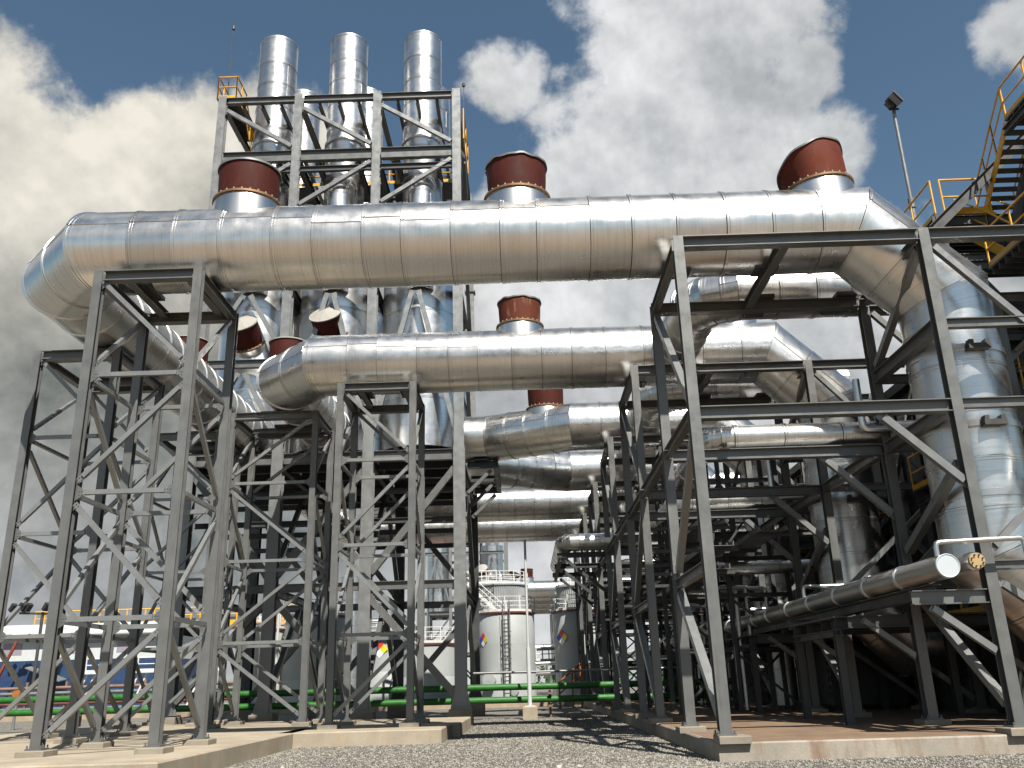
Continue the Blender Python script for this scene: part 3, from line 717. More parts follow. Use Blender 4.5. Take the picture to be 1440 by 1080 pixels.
# ------------------------------------------------------------------ engine hall and its platforms
hall = thing('engine_hall', 'long engine hall behind the wide steel towers, darkened for shade', 'building', (14.6, 24.8, 0))
MB().box(14.6, 34, 24.8, 84, 0, 11.6).build('wall', HALLW, hall)
for k_ in range(37):                                   # cladding ribs on the alley side
    y = 25.2+k_*1.6; MB().box(14.52, 14.6, y, y+.5, .4, 11.5).build('cladding_rib', HALLW, hall)
MB().box(14.2, 34.3, 24.5, 84.3, 11.6, 11.95).build('roof', HALLW, hall)
for i in range(5):
    y = PY[i]+4.6
    MB().box(14.48, 14.6, y, y+2.2, .4, 3.4).build('roller_door', STEEL_D, hall)
    MB().box(14.46, 14.6, y-.2, y+2.6, 5.2, 7.2).build('louvre_vent', GRATE, hall)
for i in range(5):
    y0, y1 = RY[i][1]+.6, RY[i+1][0]-.5
    for z, nm, xa in ((7.22, 'upper', 12.75), (3.1, 'lower shade-casting', 8.2)):
        p = thing('service_platform', f'{nm} dark grating platform with yellow rail along the hall, behind the {ORD[i]} wide tower', 'platform', (xa, y0, z), 'service platforms along the hall')
        MB().box(xa, 14.4, y0, y1, z-.05, z).build('deck_plate', GRATE, p)  # lower deck is drawn out past its rail to shade the slab
        for k_ in range(4): beam(p, (xa+.1, y0+.2+(y1-y0-.4)*k_/3, z-.2), (14.4, y0+.2+(y1-y0-.4)*k_/3, z-.2), .16, .26, STEEL_D)
        for x in (xa+.15, 14.1): beam(p, (x, y0, z-.42), (x, y1, z-.42), .18, .18, STEEL_D)
        railing(p, [(12.8, y1, z), (12.8, y0, z), (14.2, y0, z)] if z > 5 else [(12.3, y1, z), (12.3, y0, z), (13.9, y0, z)], 1.1, .028)
        for x, yy in ((xa+.15, y0+.3), (xa+.15, y1-.3)): post(p, x, yy, .37, z-.1, .2, .2, STEEL_D, False)
    lamp = thing('bulkhead_lamp', f'small white bulkhead lamp under the upper platform behind the {ORD[i]} wide tower', 'lamp', (13.1, y0, 6.7), 'bulkhead lamps')
    MB().box(12.95, 13.25, y0-.12, y0+.02, 6.45, 6.7).build('housing', WHITE, lamp); MB().lathe((13.1, y0-.12, 6.57), (0,-1,0), [(.1, 0), (.1, .05), (.0, .08)], 10).build('lens', D_WHT, lamp)
    if i == 0: continue
    b = thing('shade_box', f'added dark box standing on the slab for shade behind the {ORD[i]} wide tower', 'added box', (12.3, y0+1, .37), 'added dark boxes along the hall')  # invented dark box, put in to darken and shade this bay
    MB().cbox(11.2, 13.9, y0+.7, y1-.9, .55, 2.6, .06).build('casing', STEEL_D, b)
    for k_ in range(6): MB().box(11.14, 11.2, y0+.9, y1-1.1, .8+k_*.29, .95+k_*.29).build('louvre', GRATE, b)
    for x in (11.4, 13.7):
        for yy in (y0+.9, y1-1.1): MB().box(x-.08, x+.08, yy-.08, yy+.08, .37, .55).build('foot', STEEL_D, b)

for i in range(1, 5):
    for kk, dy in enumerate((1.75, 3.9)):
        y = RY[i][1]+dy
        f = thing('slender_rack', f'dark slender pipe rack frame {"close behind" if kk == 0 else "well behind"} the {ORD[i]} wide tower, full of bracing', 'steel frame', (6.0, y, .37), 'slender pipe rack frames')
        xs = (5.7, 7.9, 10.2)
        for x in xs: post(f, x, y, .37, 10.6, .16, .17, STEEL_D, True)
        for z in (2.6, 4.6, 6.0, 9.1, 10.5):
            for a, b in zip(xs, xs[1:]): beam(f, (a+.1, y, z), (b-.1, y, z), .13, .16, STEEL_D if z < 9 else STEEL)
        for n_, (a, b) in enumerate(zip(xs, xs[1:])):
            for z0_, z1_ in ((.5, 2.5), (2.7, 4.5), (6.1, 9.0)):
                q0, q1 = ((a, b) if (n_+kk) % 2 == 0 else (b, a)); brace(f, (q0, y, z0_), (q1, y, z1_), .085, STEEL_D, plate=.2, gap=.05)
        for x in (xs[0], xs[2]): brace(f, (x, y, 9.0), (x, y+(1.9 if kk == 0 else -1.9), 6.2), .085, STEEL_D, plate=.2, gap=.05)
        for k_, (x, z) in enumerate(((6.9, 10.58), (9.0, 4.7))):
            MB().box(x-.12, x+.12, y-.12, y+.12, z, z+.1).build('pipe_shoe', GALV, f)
    pipe(f'bright long conduit above the slender frames behind the {ORD[i]} wide tower', [(6.9, RY[i][1]+.5, 10.78), (6.9, RY[i+1][0]-.4, 10.78)], .1, ALU, 'pipe', 'conduits on the slender frames', n=12) if False else None

# stair tower above the first riser
st = thing('stair_tower', 'yellow railed stair and platform above the riser of the first duct', 'stairs', (15, 25.5, 12))
Z1, Z2 = 15.5, 17.75
MB().box(13.6, 19, 25.5, 30, Z1-.06, Z1).build('deck_plate', GRATE, st)
for k_ in range(12): beam(st, (13.6, 25.6+k_*.38, Z1-.16), (19, 25.6+k_*.38, Z1-.16), .05, .18, STEEL_D)
beam(st, (13.6, 25.42, Z1-.22), (19, 25.42, Z1-.22), .16, .3, STEEL_D); beam(st, (13.55, 25.3, Z1-.24), (13.55, 30, Z1-.24), .16, .3, STEEL_D)
MB().box(13.95, 15.3, 25.36, 25.4, Z1, Z1+.24).build('toe_board', YEL, st)
railing(st, [(13.9, 25.45, Z1), (15.4, 25.45, Z1)], 1.3, .035)
railing(st, [(13.62, 25.5, Z1), (13.62, 30, Z1)], 1.3, .035)
for x in (15.35, 16.65):
    q = MB(); q.bar((x, 26.1, Z1-.1), (x, 23.6, Z2-.1), .05, .22); q.build('stringer', YEL, st)
    railing(st, [(x, 26.1, Z1+.1), (x, 25.25, Z1+.86), (x, 24.45, Z1+1.58), (x, 23.6, Z2+.05)], 1.05, .032, toe=False, step=3)
    railing(st, [(x, 23.55, Z2), (x, 21.0, Z2), (x, 18.5, Z2)], 1.15, .032)
for k_ in range(11): MB().box(15.36, 16.64, 26.0-k_*.225-.27, 26.0-k_*.225, Z1+.12+k_*.2, Z1+.16+k_*.2).build('tread', GRATE, st)
MB().box(15.3, 19, 18, 23.6, Z2-.06, Z2).build('deck_plate', GRATE, st)
for k_ in range(16): beam(st, (15.3, 18.2+k_*.35, Z2-.17), (19, 18.2+k_*.35, Z2-.17), .06, .2, STEEL_D)
for x in (15.3, 17.2): beam(st, (x, 18, Z2-.38), (x, 23.7, Z2-.38), .16, .24, STEEL_D)
beam(st, (13.15, 25.0, 14.75), (17.2, 25.0, 18.45), .22, .34, STEEL_D); beam(st, (15.05, 24.6, 13.4), (16.9, 24.6, 18.1), .2, .3, STEEL_D)
for x, y in ((13.5, 25.2), (18.6, 25.2), (18.6, 18.4)): post(st, x, y, 12.0, Z1-.1 if y > 20 and x < 14 else Z2-.1, .24, .26, STEEL_D, False)
post(st, 17.2, 24.9, 12.0, Z2-.3, .24, .26, STEEL_D, False)
# lower flight and landing, seen from beneath
for x in (14.75, 15.95):
    MB().bar((x, 23.2, 12.6), (x, 26.3, Z1-.1), .06, .3).build('stringer', YEL, st)
    railing(st, [(x, 23.2, 12.75), (x, 24.7, 14.15), (x, 26.3, Z1)], 1.05, .03, toe=False, step=4)
for k_ in range(13): MB().box(14.78, 15.92, 23.3+k_*.235, 23.3+k_*.235+.27, 12.7+k_*.216, 12.74+k_*.216).build('tread', GRATE, st)
MB().box(13.6, 19, 20.4, 23.2, 12.5, 12.56).build('deck_plate', GRATE, st)
for k_ in range(8): beam(st, (13.6, 20.6+k_*.35, 12.38), (19, 20.6+k_*.35, 12.38), .06, .2, STEEL_D)
railing(st, [(13.65, 20.4, 12.56), (13.65, 23.2, 12.56)], 1.1, .03)
beam(st, (13.4, 24.4, 13.2), (19, 24.4, 13.2), .2, .3, STEEL_D); beam(st, (13.6, 25.3, 13.9), (19, 25.3, 13.9), .16, .26, STEEL)
for z in (9.9, 10.9): beam(st, (13.9, 24.5, z), (19, 24.5, z), .2, .26, STEEL_D)
brace(st, (13.9, 24.45, 9.8), (17.6, 24.45, 13.1), .2, STEEL); brace(st, (13.9, 24.6, 13.1), (17.4, 24.6, 8), .2, STEEL_D)
for z in (6.2, 9.3):
    MB().box(14.5, 19, 19, 24.4, z-.05, z).build('deck_plate', GRATE, st)
    for k_ in range(9): beam(st, (14.5, 19.2+k_*.6, z-.16), (19, 19.2+k_*.6, z-.16), .07, .2, STEEL_D)
    railing(st, [(14.55, 19.0, z), (14.55, 24.4, z)], 1.1, .03)

mast = thing('floodlight_mast', 'slim grey mast with a dark floodlight tilted on its tip', 'floodlight', (15.2, 30, 12))
MB().cyl((15.2, 30, 11.95), (15.2, 30, 18.6), .085, 10).cyl((15.2, 30, 18.6), (15.2, 30, 22.55), .07, 10).build('mast', GALV, mast, 40)
MB().cyl((15.2, 30, 18.35), (15.2, 30, 18.75), .125, 10).build('coupling', GALV, mast, 40)
q = MB().bar((15.2, 30, 22.5), (15.2, 29.95, 22.85), .12, .06).box(15.0, 15.4, 29.93, 29.98, 22.72, 22.8); q.build('bracket', STEEL_D, mast)
c0 = V((15.22, 29.85, 23.08)); dv = V((.62, -.3, .5)).normalized(); upv = V((-.4, -.2, .75))
MB().bar(c0-dv*.16, c0+dv*.12, .62, .5, upv).bar(c0-dv*.30, c0-dv*.16, .42, .34, upv).build('floodlight_body', BLACK, mast)
MB().bar(c0+dv*.12, c0+dv*.16, .66, .54, upv).build('lens', LAMPG, mast)

# ------------------------------------------------------------------ medium pipes along the towers
def pipe(label, pts, r, mat=None, cat='pipe', group=None, seg=.0, n=20, name='process_pipe', loc=None, caps=False):
    t = thing(name, label, cat, pts[0], group)
    P = [V(p) for p in pts]
    # round the corners
    out = [P[0]]
    for i in range(1, len(P)-1):
        a, b, c = P[i-1], P[i], P[i+1]; d1 = (a-b).normalized(); d2 = (c-b).normalized(); R = min(r*1.9, (a-b).length*.45, (c-b).length*.45)
        p0, p2 = b+d1*R, b+d2*R
        for k_ in range(5):
            tt = k_/4; out.append(p0*(1-tt)**2+b*2*tt*(1-tt)+p2*tt*tt)
    out.append(P[-1])
    if seg:
        duct(t, out, r, seg, mat or ALU, (0, 6.28), n=n, name='jacket_ring', elbow_split=False)
    else:
        q = MB(); vs = []; e = None
        for i, p in enumerate(out):
            d = ((out[min(i+1, len(out)-1)]-p).normalized()+(p-out[max(i-1, 0)]).normalized()).normalized()
            if e is None: e = d.orthogonal().normalized()
            e = (e-d*e.dot(d)).normalized(); f = d.cross(e)
            vs += [p+(e*math.cos(2*math.pi*j/n)+f*math.sin(2*math.pi*j/n))*r for j in range(n)]
        m_ = len(out)
        fs = [(i*n+j, i*n+(j+1)%n, (i+1)*n+(j+1)%n, (i+1)*n+j) for i in range(m_-1) for j in range(n)]
        fs += [tuple(range(n-1,-1,-1)), tuple(range((m_-1)*n, m_*n))]
        q.add(vs, fs).build('tube', mat or ALU, t, 40)
    return t
for i in range(5):
    y = RY[i][1]+.25; z = 8.0; r = .33 if i != 2 else .4
    if i == 2: pts = [(14.4, y, z), (1.95, y, z), (1.95, y+9, z)]
    else: pts = [(14.4, y, z), (5.35+.5*(i % 2), y, z), (5.35+.5*(i % 2), y+5.4, z)]
    t = pipe(f'jacketed steam pipe with bent end lying on the {ORD[i]} wide tower' if i != 2 else 'jacketed pipe whose bent end sticks out into the alley', pts, r, ALU, 'pipe', 'jacketed pipes on the wide towers', 1.4, 28)
    pipe(f'thin bright drop pipe beside the jacketed pipe of the {ORD[i]} wide tower', [(9.4, y-.62, 9.4), (9.4, y-.62, z-.05), (11.0, y-.62, z-.05)], .1, ALU, 'pipe', 'thin drop pipes', n=12)
    if i: pipe(f'slim jacketed pipe at mid height, behind the {ORD[i]} wide tower', [(14.4, y+1.2, 5.6), (7.0, y+1.2, 5.6), (7.0, y+5.0, 5.6)], .24, ALU_DULL, 'pipe', 'slim mid height pipes', 2.0, 18)
    for k_, (xx, yy) in enumerate(((7.6, y+2.6), (8.5, y+3.1)) if i else ()):
        pipe(f'{"outer" if k_ == 0 else "inner"} dull vertical pipe with bent head between the {ORD[i]} and next tower', [(xx, yy, .4), (xx, yy, 5.0), (xx+1.2, yy, 5.0), (xx+1.2, yy, 2.6)], .085, ALU_DULL, 'pipe', 'dull vertical pipes', n=14)
    if i == 0: continue
    sil = thing('vertical_vessel', f'dull vertical clad vessel behind the {ORD[i]} wide tower', 'vessel', (10.4, y+4.1, .37), 'vertical vessels')
    duct(sil, [(10.4, y+4.2, .5), (10.4, y+4.2, 4.4)], .42, 1.3, ALU_DULL, (0, 6.28), n=32)
    MB().lathe((10.4, y+4.2, 4.4), (0,0,1), [(.44, -.02), (.36, .14), (.2, .22), (0, .24)], 32).build('domed_head', ALU_DULL, sil, 50)
b = thing('pipe_trestle', 'dark bracket trestle under the bent pipe end in the alley', 'pipe support', (1.9, 43, 6)); 
for y in (43.2, 47.5, 51.5):
    beam(b, (1.6, y, 7.42), (4.0, y, 7.42), .18, .24, STEEL_D); brace(b, (3.95, y, 5.6), (1.9, y, 7.3), .14, STEEL_D)
beam(b, (1.75, 42.9, 7.2), (1.75, 52, 7.2), .16, .22, STEEL_D)

hb = thing('header_beam', 'long dark carrier beam under the low header pipes', 'steel beam', (8.9, 20, 3.3))
beam(hb, (9.0, 20.0, 3.32), (9.0, 66, 3.27), .3, .26, STEEL_D)

# two header pipes with closed ends, low on the hall side
h1 = thing('header_pipe', 'long low header pipe ending in a round pale blue plate at the first wide tower', 'pipe', (8.95, 19.1, 3.75))
duct(h1, [(8.95, 19.1, 3.74), (8.95, 80, 3.66)], .25, 2.3, ALU_DULL, (0, 6.28), n=28, name='jacket_ring')
MB().lathe((8.95, 19.1, 3.74), (0,-1,0), [(.235, -.04), (.255, -.02), (.255, .02), (.24, .035), (.22, .02), (0, .02)], 36).build('end_plate', DISK, h1, 30)
h2 = thing('header_pipe', 'long low header pipe ending in a bolted brass coloured flange', 'pipe', (9.62, 19.25, 3.85))
duct(h2, [(9.62, 19.5, 3.84), (9.62, 80, 3.76)], .19, 2.3, ALU_DULL, (0, 6.28), n=28, name='jacket_ring')
MB().lathe((9.62, 19.32, 3.84), (0,-1,0), [(.2, -.2), (.2, 0), (.16, .06), (.11, .1)], 28).build('reducer', ALU, h2, 40)
q = MB().lathe((9.62, 19.2, 3.84), (0,-1,0), [(.1, -.03), (.165, -.03), (.165, .05), (0, .05)], 32); q.build('blind_flange', BRASS, h2, 30)
for k_ in range(8):
    a = 2*math.pi*(k_+.5)/8; MB().cyl((9.62+.125*math.cos(a), 19.15, 3.84+.125*math.sin(a)), (9.62+.125*math.cos(a), 19.11, 3.84+.125*math.sin(a)), .018, 6).build('bolt', STEEL_D, h2)
pipe('bright thin pipe looping from the round end plate past the tower post', [(8.82, 19.2, 3.95), (8.82, 19.2, 4.25), (10.72, 19.2, 4.3), (10.72, 19.2, 2.9)], .058, ALU, 'pipe', n=14)
for i in range(1, 4):
    y = RY[i][0]-.3
    pipe(f'bright thin vent pipe looping over the header at the {ORD[i]} wide tower', [(8.85, y, 3.9), (8.85, y, 4.3), (10.6, y, 4.3), (10.6, y, 2.9)], .058, ALU, 'pipe', 'thin vent pipes over the headers', n=12)
for k_, (x, z, lb) in enumerate(((6.3, 5.0, 'lower cable tray along the stained slab, on the alley side'), (6.5, 5.75, 'middle cable tray along the stained slab, on the alley side'), (6.3, 6.5, 'top cable tray along the stained slab, on the alley side'), (8.3, 6.2, 'wide cable tray along the stained slab, nearer the hall'))):
    ct = thing('cable_tray', lb, 'cable tray', (x, 25, z), 'cable trays between the wide towers')
    for i in range(1, 6):
        ya, yb = (RY[i][0]+.3 if i == 1 else RY[i][0]-.3, RY[i+1][0]-.3 if i < 5 else 80)
        MB().box(x-.45, x-.42, ya, yb-.02, z, z+.16).box(x+.42, x+.45, ya, yb-.02, z, z+.16).box(x-.42, x+.42, ya, yb-.02, z, z+.015).build('tray_section', GALV, ct)
        MB().cyl((x-.25, ya, z+.06), (x-.25, yb, z+.06), .045, 6).cyl((x, ya, z+.07), (x, yb, z+.07), .055, 6).cyl((x+.22, ya, z+.06), (x+.22, yb, z+.06), .045, 6).build('cables', BLACK, ct, 40, {'kind': 'stuff'})
        for yy in (ya+.5, (ya+yb)/2): MB().box(4.2 if x < 7 else 7.6, x+.7, yy-.05, yy+.05, z-.12, z-.01).build('tray_arm', STEEL_D, ct)

# ------------------------------------------------------------------ green pipes, guard rail, pole, bund
for z, lb in ((1.46, 'upper thick green pipe running across the alley'), (.87, 'lower thick green pipe running across the alley')):
    pipe(lb, [(-60, 45.5, z+.12), (12, 45.5, z-.03)], .155, GREEN, 'pipe', n=24, name='green_pipe')
for k_, x in enumerate((-22, -17.5, -12.8, -8.5, 1.05, 5.6)):
    s_ = thing('pipe_stand', ['brown stand under the green pipes, westmost of the six', 'brown stand under the green pipes, second from the west end', 'brown stand under the green pipes, below the outer stack columns', 'brown stand under the green pipes, between the stack columns',
        'brown stand under the green pipes in the open alley', 'brown stand under the green pipes inside the wide towers'][k_], 'pipe stand', (x, 45.5, 0), 'stands of the green pipes')
    MB().bar((x, 45.9, 0), (x, 45.9, 1.5), .12).build('upright', FENCE, s_); MB().box(x-.1, x+.1, 45.2, 45.9, .5, .6).box(x-.1, x+.1, 45.2, 45.9, 1.08, 1.18).build('arm', FENCE, s_)
pipe('thin grey guard rail pipe above the green pipes', [(-2.7, 46.2, 2.14), (8.5, 46.2, 2.14)], .06, GALV, 'rail', n=10, name='guard_pipe')
pl = thing('thin_pole', 'thin pale pole on a white concrete foot in the middle of the alley', 'pole', (.05, 44, 0))
MB().cbox(-.28, .40, 43.7, 44.38, -.1, .58, .03).build('concrete_foot', CONC, pl); MB().cyl((.06, 44, .58), (.06, 44, 3.2), .10, 12).cyl((.06, 44, 3.2), (.06, 44, 8.35), .06, 10).box(-.18, .3, 43.78, 44.22, .58, .62).build('pole', WHITE, pl, 40)
MB().box(-46, 1.5, 67, 67.3, 0, .72).build('bund_wall', BUND, props={'label': 'low beige bund wall in front of the storage tanks', 'category': 'low wall'})
MB().box(2.5, 9, 66, 66.3, 0, .72).build('bund_wall', BUND, props={'label': 'short beige bund wall beside the orange step rail', 'category': 'low wall'})
orl = thing('step_rail', 'orange step rail over the bund wall at the edge of the wide towers', 'railing', (2.6, 60, 0))
MB().tube([(2.0, 60, 0), (2.0, 60, 1.6), (3.4, 60, 2.7), (3.4, 60, 0)], .06, 6).cyl((2.0, 60, .9), (3.4, 60, 2.0), .05, 6).tube([(2.9, 61, 0), (2.9, 61, 2.3), (4, 61, 2.7)], .06, 6).build('tube_rail', ORANGE, orl)

# ------------------------------------------------------------------ storage tanks
CORR = painted('ribbed_tank_sheet', (.34, .35, .345), .4, .1, 1, (.22, .2, .17), .4, .3)
PALE = painted('pale_galvanised_pole', (.34, .35, .35), .4, .08)
def tank(c, r, h, label, mat, rail=True, ladder=None, diamond=None, corr=False, group='storage tanks beyond the alley', rim=MAROON, rmat=None):
    x, y = c
    t = thing('storage_tank', label, 'storage tank', (x, y, 0), group)
    if corr:
        K = 72; q = MB(); vs = []
        for z in (0, h):
            for i in range(K*2):
                a = math.pi*i/K; rr = r+(.035 if i % 2 else -.035); vs.append((x+rr*math.cos(a), y+rr*math.sin(a), z))
        q.add(vs, [(i, (i+1)%(2*K), 2*K+(i+1)%(2*K), 2*K+i) for i in range(2*K)]); q.build('shell', mat, t)
    else:
        k_ = max(2, round(h/2.3))
        for j in range(k_):
            MB().lathe((x, y, 0), (0,0,1), [(r+.004*(j % 2), h*j/k_), (r+.004*(j % 2), h*(j+1)/k_-.012), (r-.006, h*(j+1)/k_)], 48).build('shell_course', mat, t, 30)
    MB().lathe((x, y, h), (0,0,1), [(r, -.02), (r+.12, -.02), (r+.12, .10), (r, .12), (0, .12+r*.12)], 48).build('tank_roof', rim, t, 25)
    if rail:
        q = MB(); K = 24; pts = [V((x+(r+.06)*math.cos(2*math.pi*i/K), y+(r+.06)*math.sin(2*math.pi*i/K), h+.1)) for i in range(K)]
        for i, p in enumerate(pts):
            if i % 2 == 0: q.bar(p, p+V((0,0,1.15)), .07)
            for z in (.45, .8, 1.15): q.bar(p+V((0,0,z)), pts[(i+1) % K]+V((0,0,z)), .05)
            q.bar(p+V((0,0,.1)), pts[(i+1) % K]+V((0,0,.1)), .03, .18)
        q.build('handrail', rmat or RAILW, t)
    if ladder is not None:
        a = ladder; d = V((math.cos(a), math.sin(a), 0)); s_ = V((-d.y, d.x, 0)); p = V((x, y, 0))+d*(r+.22); q = MB()
        for k2 in (-.24, .24): q.bar(p+s_*k2, p+s_*k2+V((0,0,h+1)), .06)
        for k2 in range(int(h/.3)): q.bar(p-s_*.24+V((0,0,.3+k2*.3)), p+s_*.24+V((0,0,.3+k2*.3)), .035)
        for k2 in range(int((h-2)/1.0)):
            z = 2.4+k2*1.0; pr_ = [p+s_*.36*math.cos(b)+d*.62*math.sin(b)+V((0,0,z)) for b in [math.pi*j/5 for j in range(6)]]
            for u, v in zip(pr_, pr_[1:]): q.bar(u, v, .04)
        for j in (1, 2, 3, 4):
            b = math.pi*j/5; u = p+s_*.36*math.cos(b)+d*.62*math.sin(b); q.bar(u+V((0,0,2.4)), u+V((0,0,h+.6)), .03)
        q.build('caged_ladder', STEEL, t)
    if diamond is not None:
        a, z, s2 = diamond; d = V((math.cos(a), math.sin(a), 0)); s_ = V((-d.y, d.x, 0)); c0 = V((x, y, z))+d*(r+.03); u = V((0,0,1)); e = s2/2
        o_ = MB().add([c0-u*2*e, c0+s_*2*e, c0+u*2*e, c0-s_*2*e], [(0,1,2,3)]).build('hazard_diamond', D_WHT, t)
        for mt, ce, nm in ((D_RED, u*e, 'red_field'), (D_BLUE, -s_*e, 'blue_field'), (D_YEL, s_*e, 'yellow_field')):
            cc = c0+ce+d*.01; MB().add([cc-u*e, cc+s_*e, cc+u*e, cc-s_*e], [(0,1,2,3)]).build(nm, mt, o_)
    return t
tA = tank((-1.62, 73.3), 2.28, 6.85, 'pale grey tank with caged ladder and hazard diamond at the end of the alley', TANKP, ladder=rad(-88), diamond=(rad(-140), 4.9, .55))
for p, rr in (((-2.9, 71.0, 1.9), .42), ((-1.0, 70.9, 1.0), .2)): MB().lathe(p, (-.35, -1, 0), [(rr, -.4), (rr, .1), (rr+.1, .1), (rr+.1, .2), (0, .22)], 20).build('manhole', TANKP, tA, 30)
tB = tank((4.45, 73.3), 2.25, 6.85, 'pale grey tank with bright hazard diamond half hidden by the wide towers', TANKP, diamond=(rad(-138), 4.9, .62))
MB().lathe((3.15, 71.2, 2.0), (-.3, -1, 0), [(.42, -.4), (.42, .1), (.52, .1), (.52, .2), (0, .22)], 20).build('manhole', TANKP, tB, 30)
tC = tank((-2.3, 86), 2.5, 10.3, 'tall ribbed metal tank with stair behind the ladder tank', CORR, corr=True, rim=CORR)
a0 = V((-5.3, 83.2, 10.3)); b0 = V((-1.6, 82.9, 6.9)); q = MB()
for dy in (0, .8): q.bar(a0+V((0,-dy,0)), b0+V((0,-dy,0)), .05, .3)
for k_ in range(14): p = a0.lerp(b0, (k_+.5)/14); q.box(p.x-.14, p.x+.14, p.y-.8, p.y, p.z-.02, p.z+.02)
q.tube([a0+V((0,-.8,1.1)), b0+V((0,-.8,1.1))], .04, 6).tube([a0+V((0,-.8,.6)), b0+V((0,-.8,.6))], .035, 6)
q.build('stair', RAILW, tC); railing(tC, [(-6.6, 82.4, 10.3), (-5.3, 82.4, 10.3), (-2.6, 82.6, 10.4)], 1.1, .04, RAILW); MB().box(-6.6, -4.9, 82.4, 84.6, 10.1, 10.28).build('landing', MAROON, tC)
tank((5.5, 86), 2.5, 10.0, 'tall ribbed metal tank behind the half hidden tank', CORR, corr=True, rim=CORR)
tank((-16.5, 72), 2.45, 6.9, 'cream tank seen through the bracing of the stack frame', CREAM)
tank((-21.2, 74), 1.6, 6.2, 'narrower cream tank beside a caged ladder, seen through the lattice towers', CREAM, ladder=rad(-60), diamond=(rad(-120), 5.2, .7))
tank((-7.6, 71), 2.2, 4.55, 'low pale tank with maroon roof edge and white rail', TANKP)
tank((-11.6, 76), 2.3, 5.6, 'pale tank between two stack columns', TANKP, diamond=(rad(-95), 4.5, .7))

# ------------------------------------------------------------------ the next plant block beyond the tanks
GY = 97.0
f2 = thing('stack_frame', 'distant grey stack frame seen under the lowest duct', 'steel frame', (FX[0], 40+GY, 0))
for y in (40+GY, 50.8+GY):
    for x in FX: MB().prism((x,y,0), (x,y,31.9), I_prof(.44, .42, .03, .025), V((0,1,0))).build('column', GALV, f2)
    for a, b in zip(FX, FX[1:]):
        for z in (31.7, 28.1, 20.75, 16.6, 11.8, 5.9): beam(f2, (a+.24, y, z), (b-.24, y, z), .26, .42, STEEL)
        m_ = (a+b)/2
        brace(f2, (m_-.1, y, 20.4), (a, y, 12.4), .22, GALV); brace(f2, (m_+.1, y, 20.4), (b, y, 12.4), .22, GALV)
        brace(f2, (b, y, 11.4), (a, y, 6.2), .24, STEEL); brace(f2, (a, y, 5.6), (b, y, .9), .24, STEEL)
for a, b in zip(FX, FX[1:]): MB().box(a+.2, b-.2, 40.3+GY, 50.5+GY, 11.9, 12.0).build('deck_plate', GRATE, f2)
railing(f2, [(FX[2], 39.4+GY, 12), (FX[3]+1.5, 39.4+GY, 12)], 1.2, .05, RAILW)
for i, sx in enumerate(SX):
    t = thing('exhaust_stack', ['distant stack hidden behind the braced columns', 'distant stack seen between two braced columns', 'distant stack beside the alley, below the lowest duct'][i], 'exhaust stack', (sx, 42.5+GY, 12), 'stacks of the next plant block')
    duct(t, [(sx, 42.5+GY, 12.2), (sx, 42.5+GY, 22)], 1.7, 2.4, ALU_STACK, (0, 6.28), n=40, name='silencer_ring')
    duct(t, [(sx, 42.5+GY, 22), (sx, 42.5+GY, 38)], 1.06, 4, ALU_STACK, (0, 6.28), n=32)
for i in range(4):
    y = PY[i]+GY
    t = thing('exhaust_duct', f'{ORD[i]} of the distant ducts stacked in view above the far end of the alley', 'exhaust duct', (12, y, PZ), 'crossover ducts of the next plant block')
    duct(t, [(12, y, PZ), (-9, y, PZ)], PR, 2.6, seams=(2.7, 3.05), n=36)
    g = thing('support_tower', f'{ORD[i]} distant steel tower in the row closing the alley', 'steel tower', (RX0, y-2, 0), 'distant towers of the next plant block')
    for x in (RX0, RX1):
        for yy in (y-2, y+2): MB().prism((x,yy,0), (x,yy,12), I_prof(.3, .3, .026, .02), V((0,1,0))).build('post', STEEL, g)
    for z in (3.9, 7.5, 11.85): beam(g, (RX0+.15, y-2, z), (RX1-.15, y-2, z)); beam(g, (RX0, y-1.8, z), (RX0, y+1.8, z))
    brace(g, (RX0, y+2, 11.6), (RX0, y-2, 7.7), .16); brace(g, (RX0, y-2, 7.3), (RX0, y+2, 4.1), .16)
hood((.3, PY[0]+GY, ZT), (0,0,1), 'small distant dark red hood above the tall ribbed tank', .78, 1.1, .5, 'rag', n=24, bolts=12)
hood((-6.2, 39.5+GY, 17.3), (-.1,-.7,.66), 'small distant tilted hood with white cover between the columns', .72, 1.0, .35, 'cap', n=24, bolts=12)
hood((-2.2, 42+GY, 17.0), (.75,-.1,.6), 'small distant red hood poking out beside the stair landing', .8, 1.2, .35, 'torn', n=24, bolts=12)
ex = pipe('bright low pipe crossing the far end of the alley', [(-1, 92, 4.9), (4, 92, 4.9)], .3, ALU, 'pipe', n=16)
for k_, z in enumerate((3.3, 2.4)): pipe(['bright crossing pipe at mid height in the gap between the tanks', 'bright crossing pipe low in the gap between the tanks'][k_], [(-1, 88, z), (4, 88, z)], .2, ALU, 'pipe', n=14)
wk = thing('walkway', 'pale railed walkway in the gap between the two tanks', 'walkway', (0, 90, 3.5))
railing(wk, [(-1, 90, 3.6), (4, 90, 3.6)], 1.2, .06, RAILW, step=.6); MB().box(-1, 4, 90, 91, 3.5, 3.6).build('deck_plate', GRATE, wk)

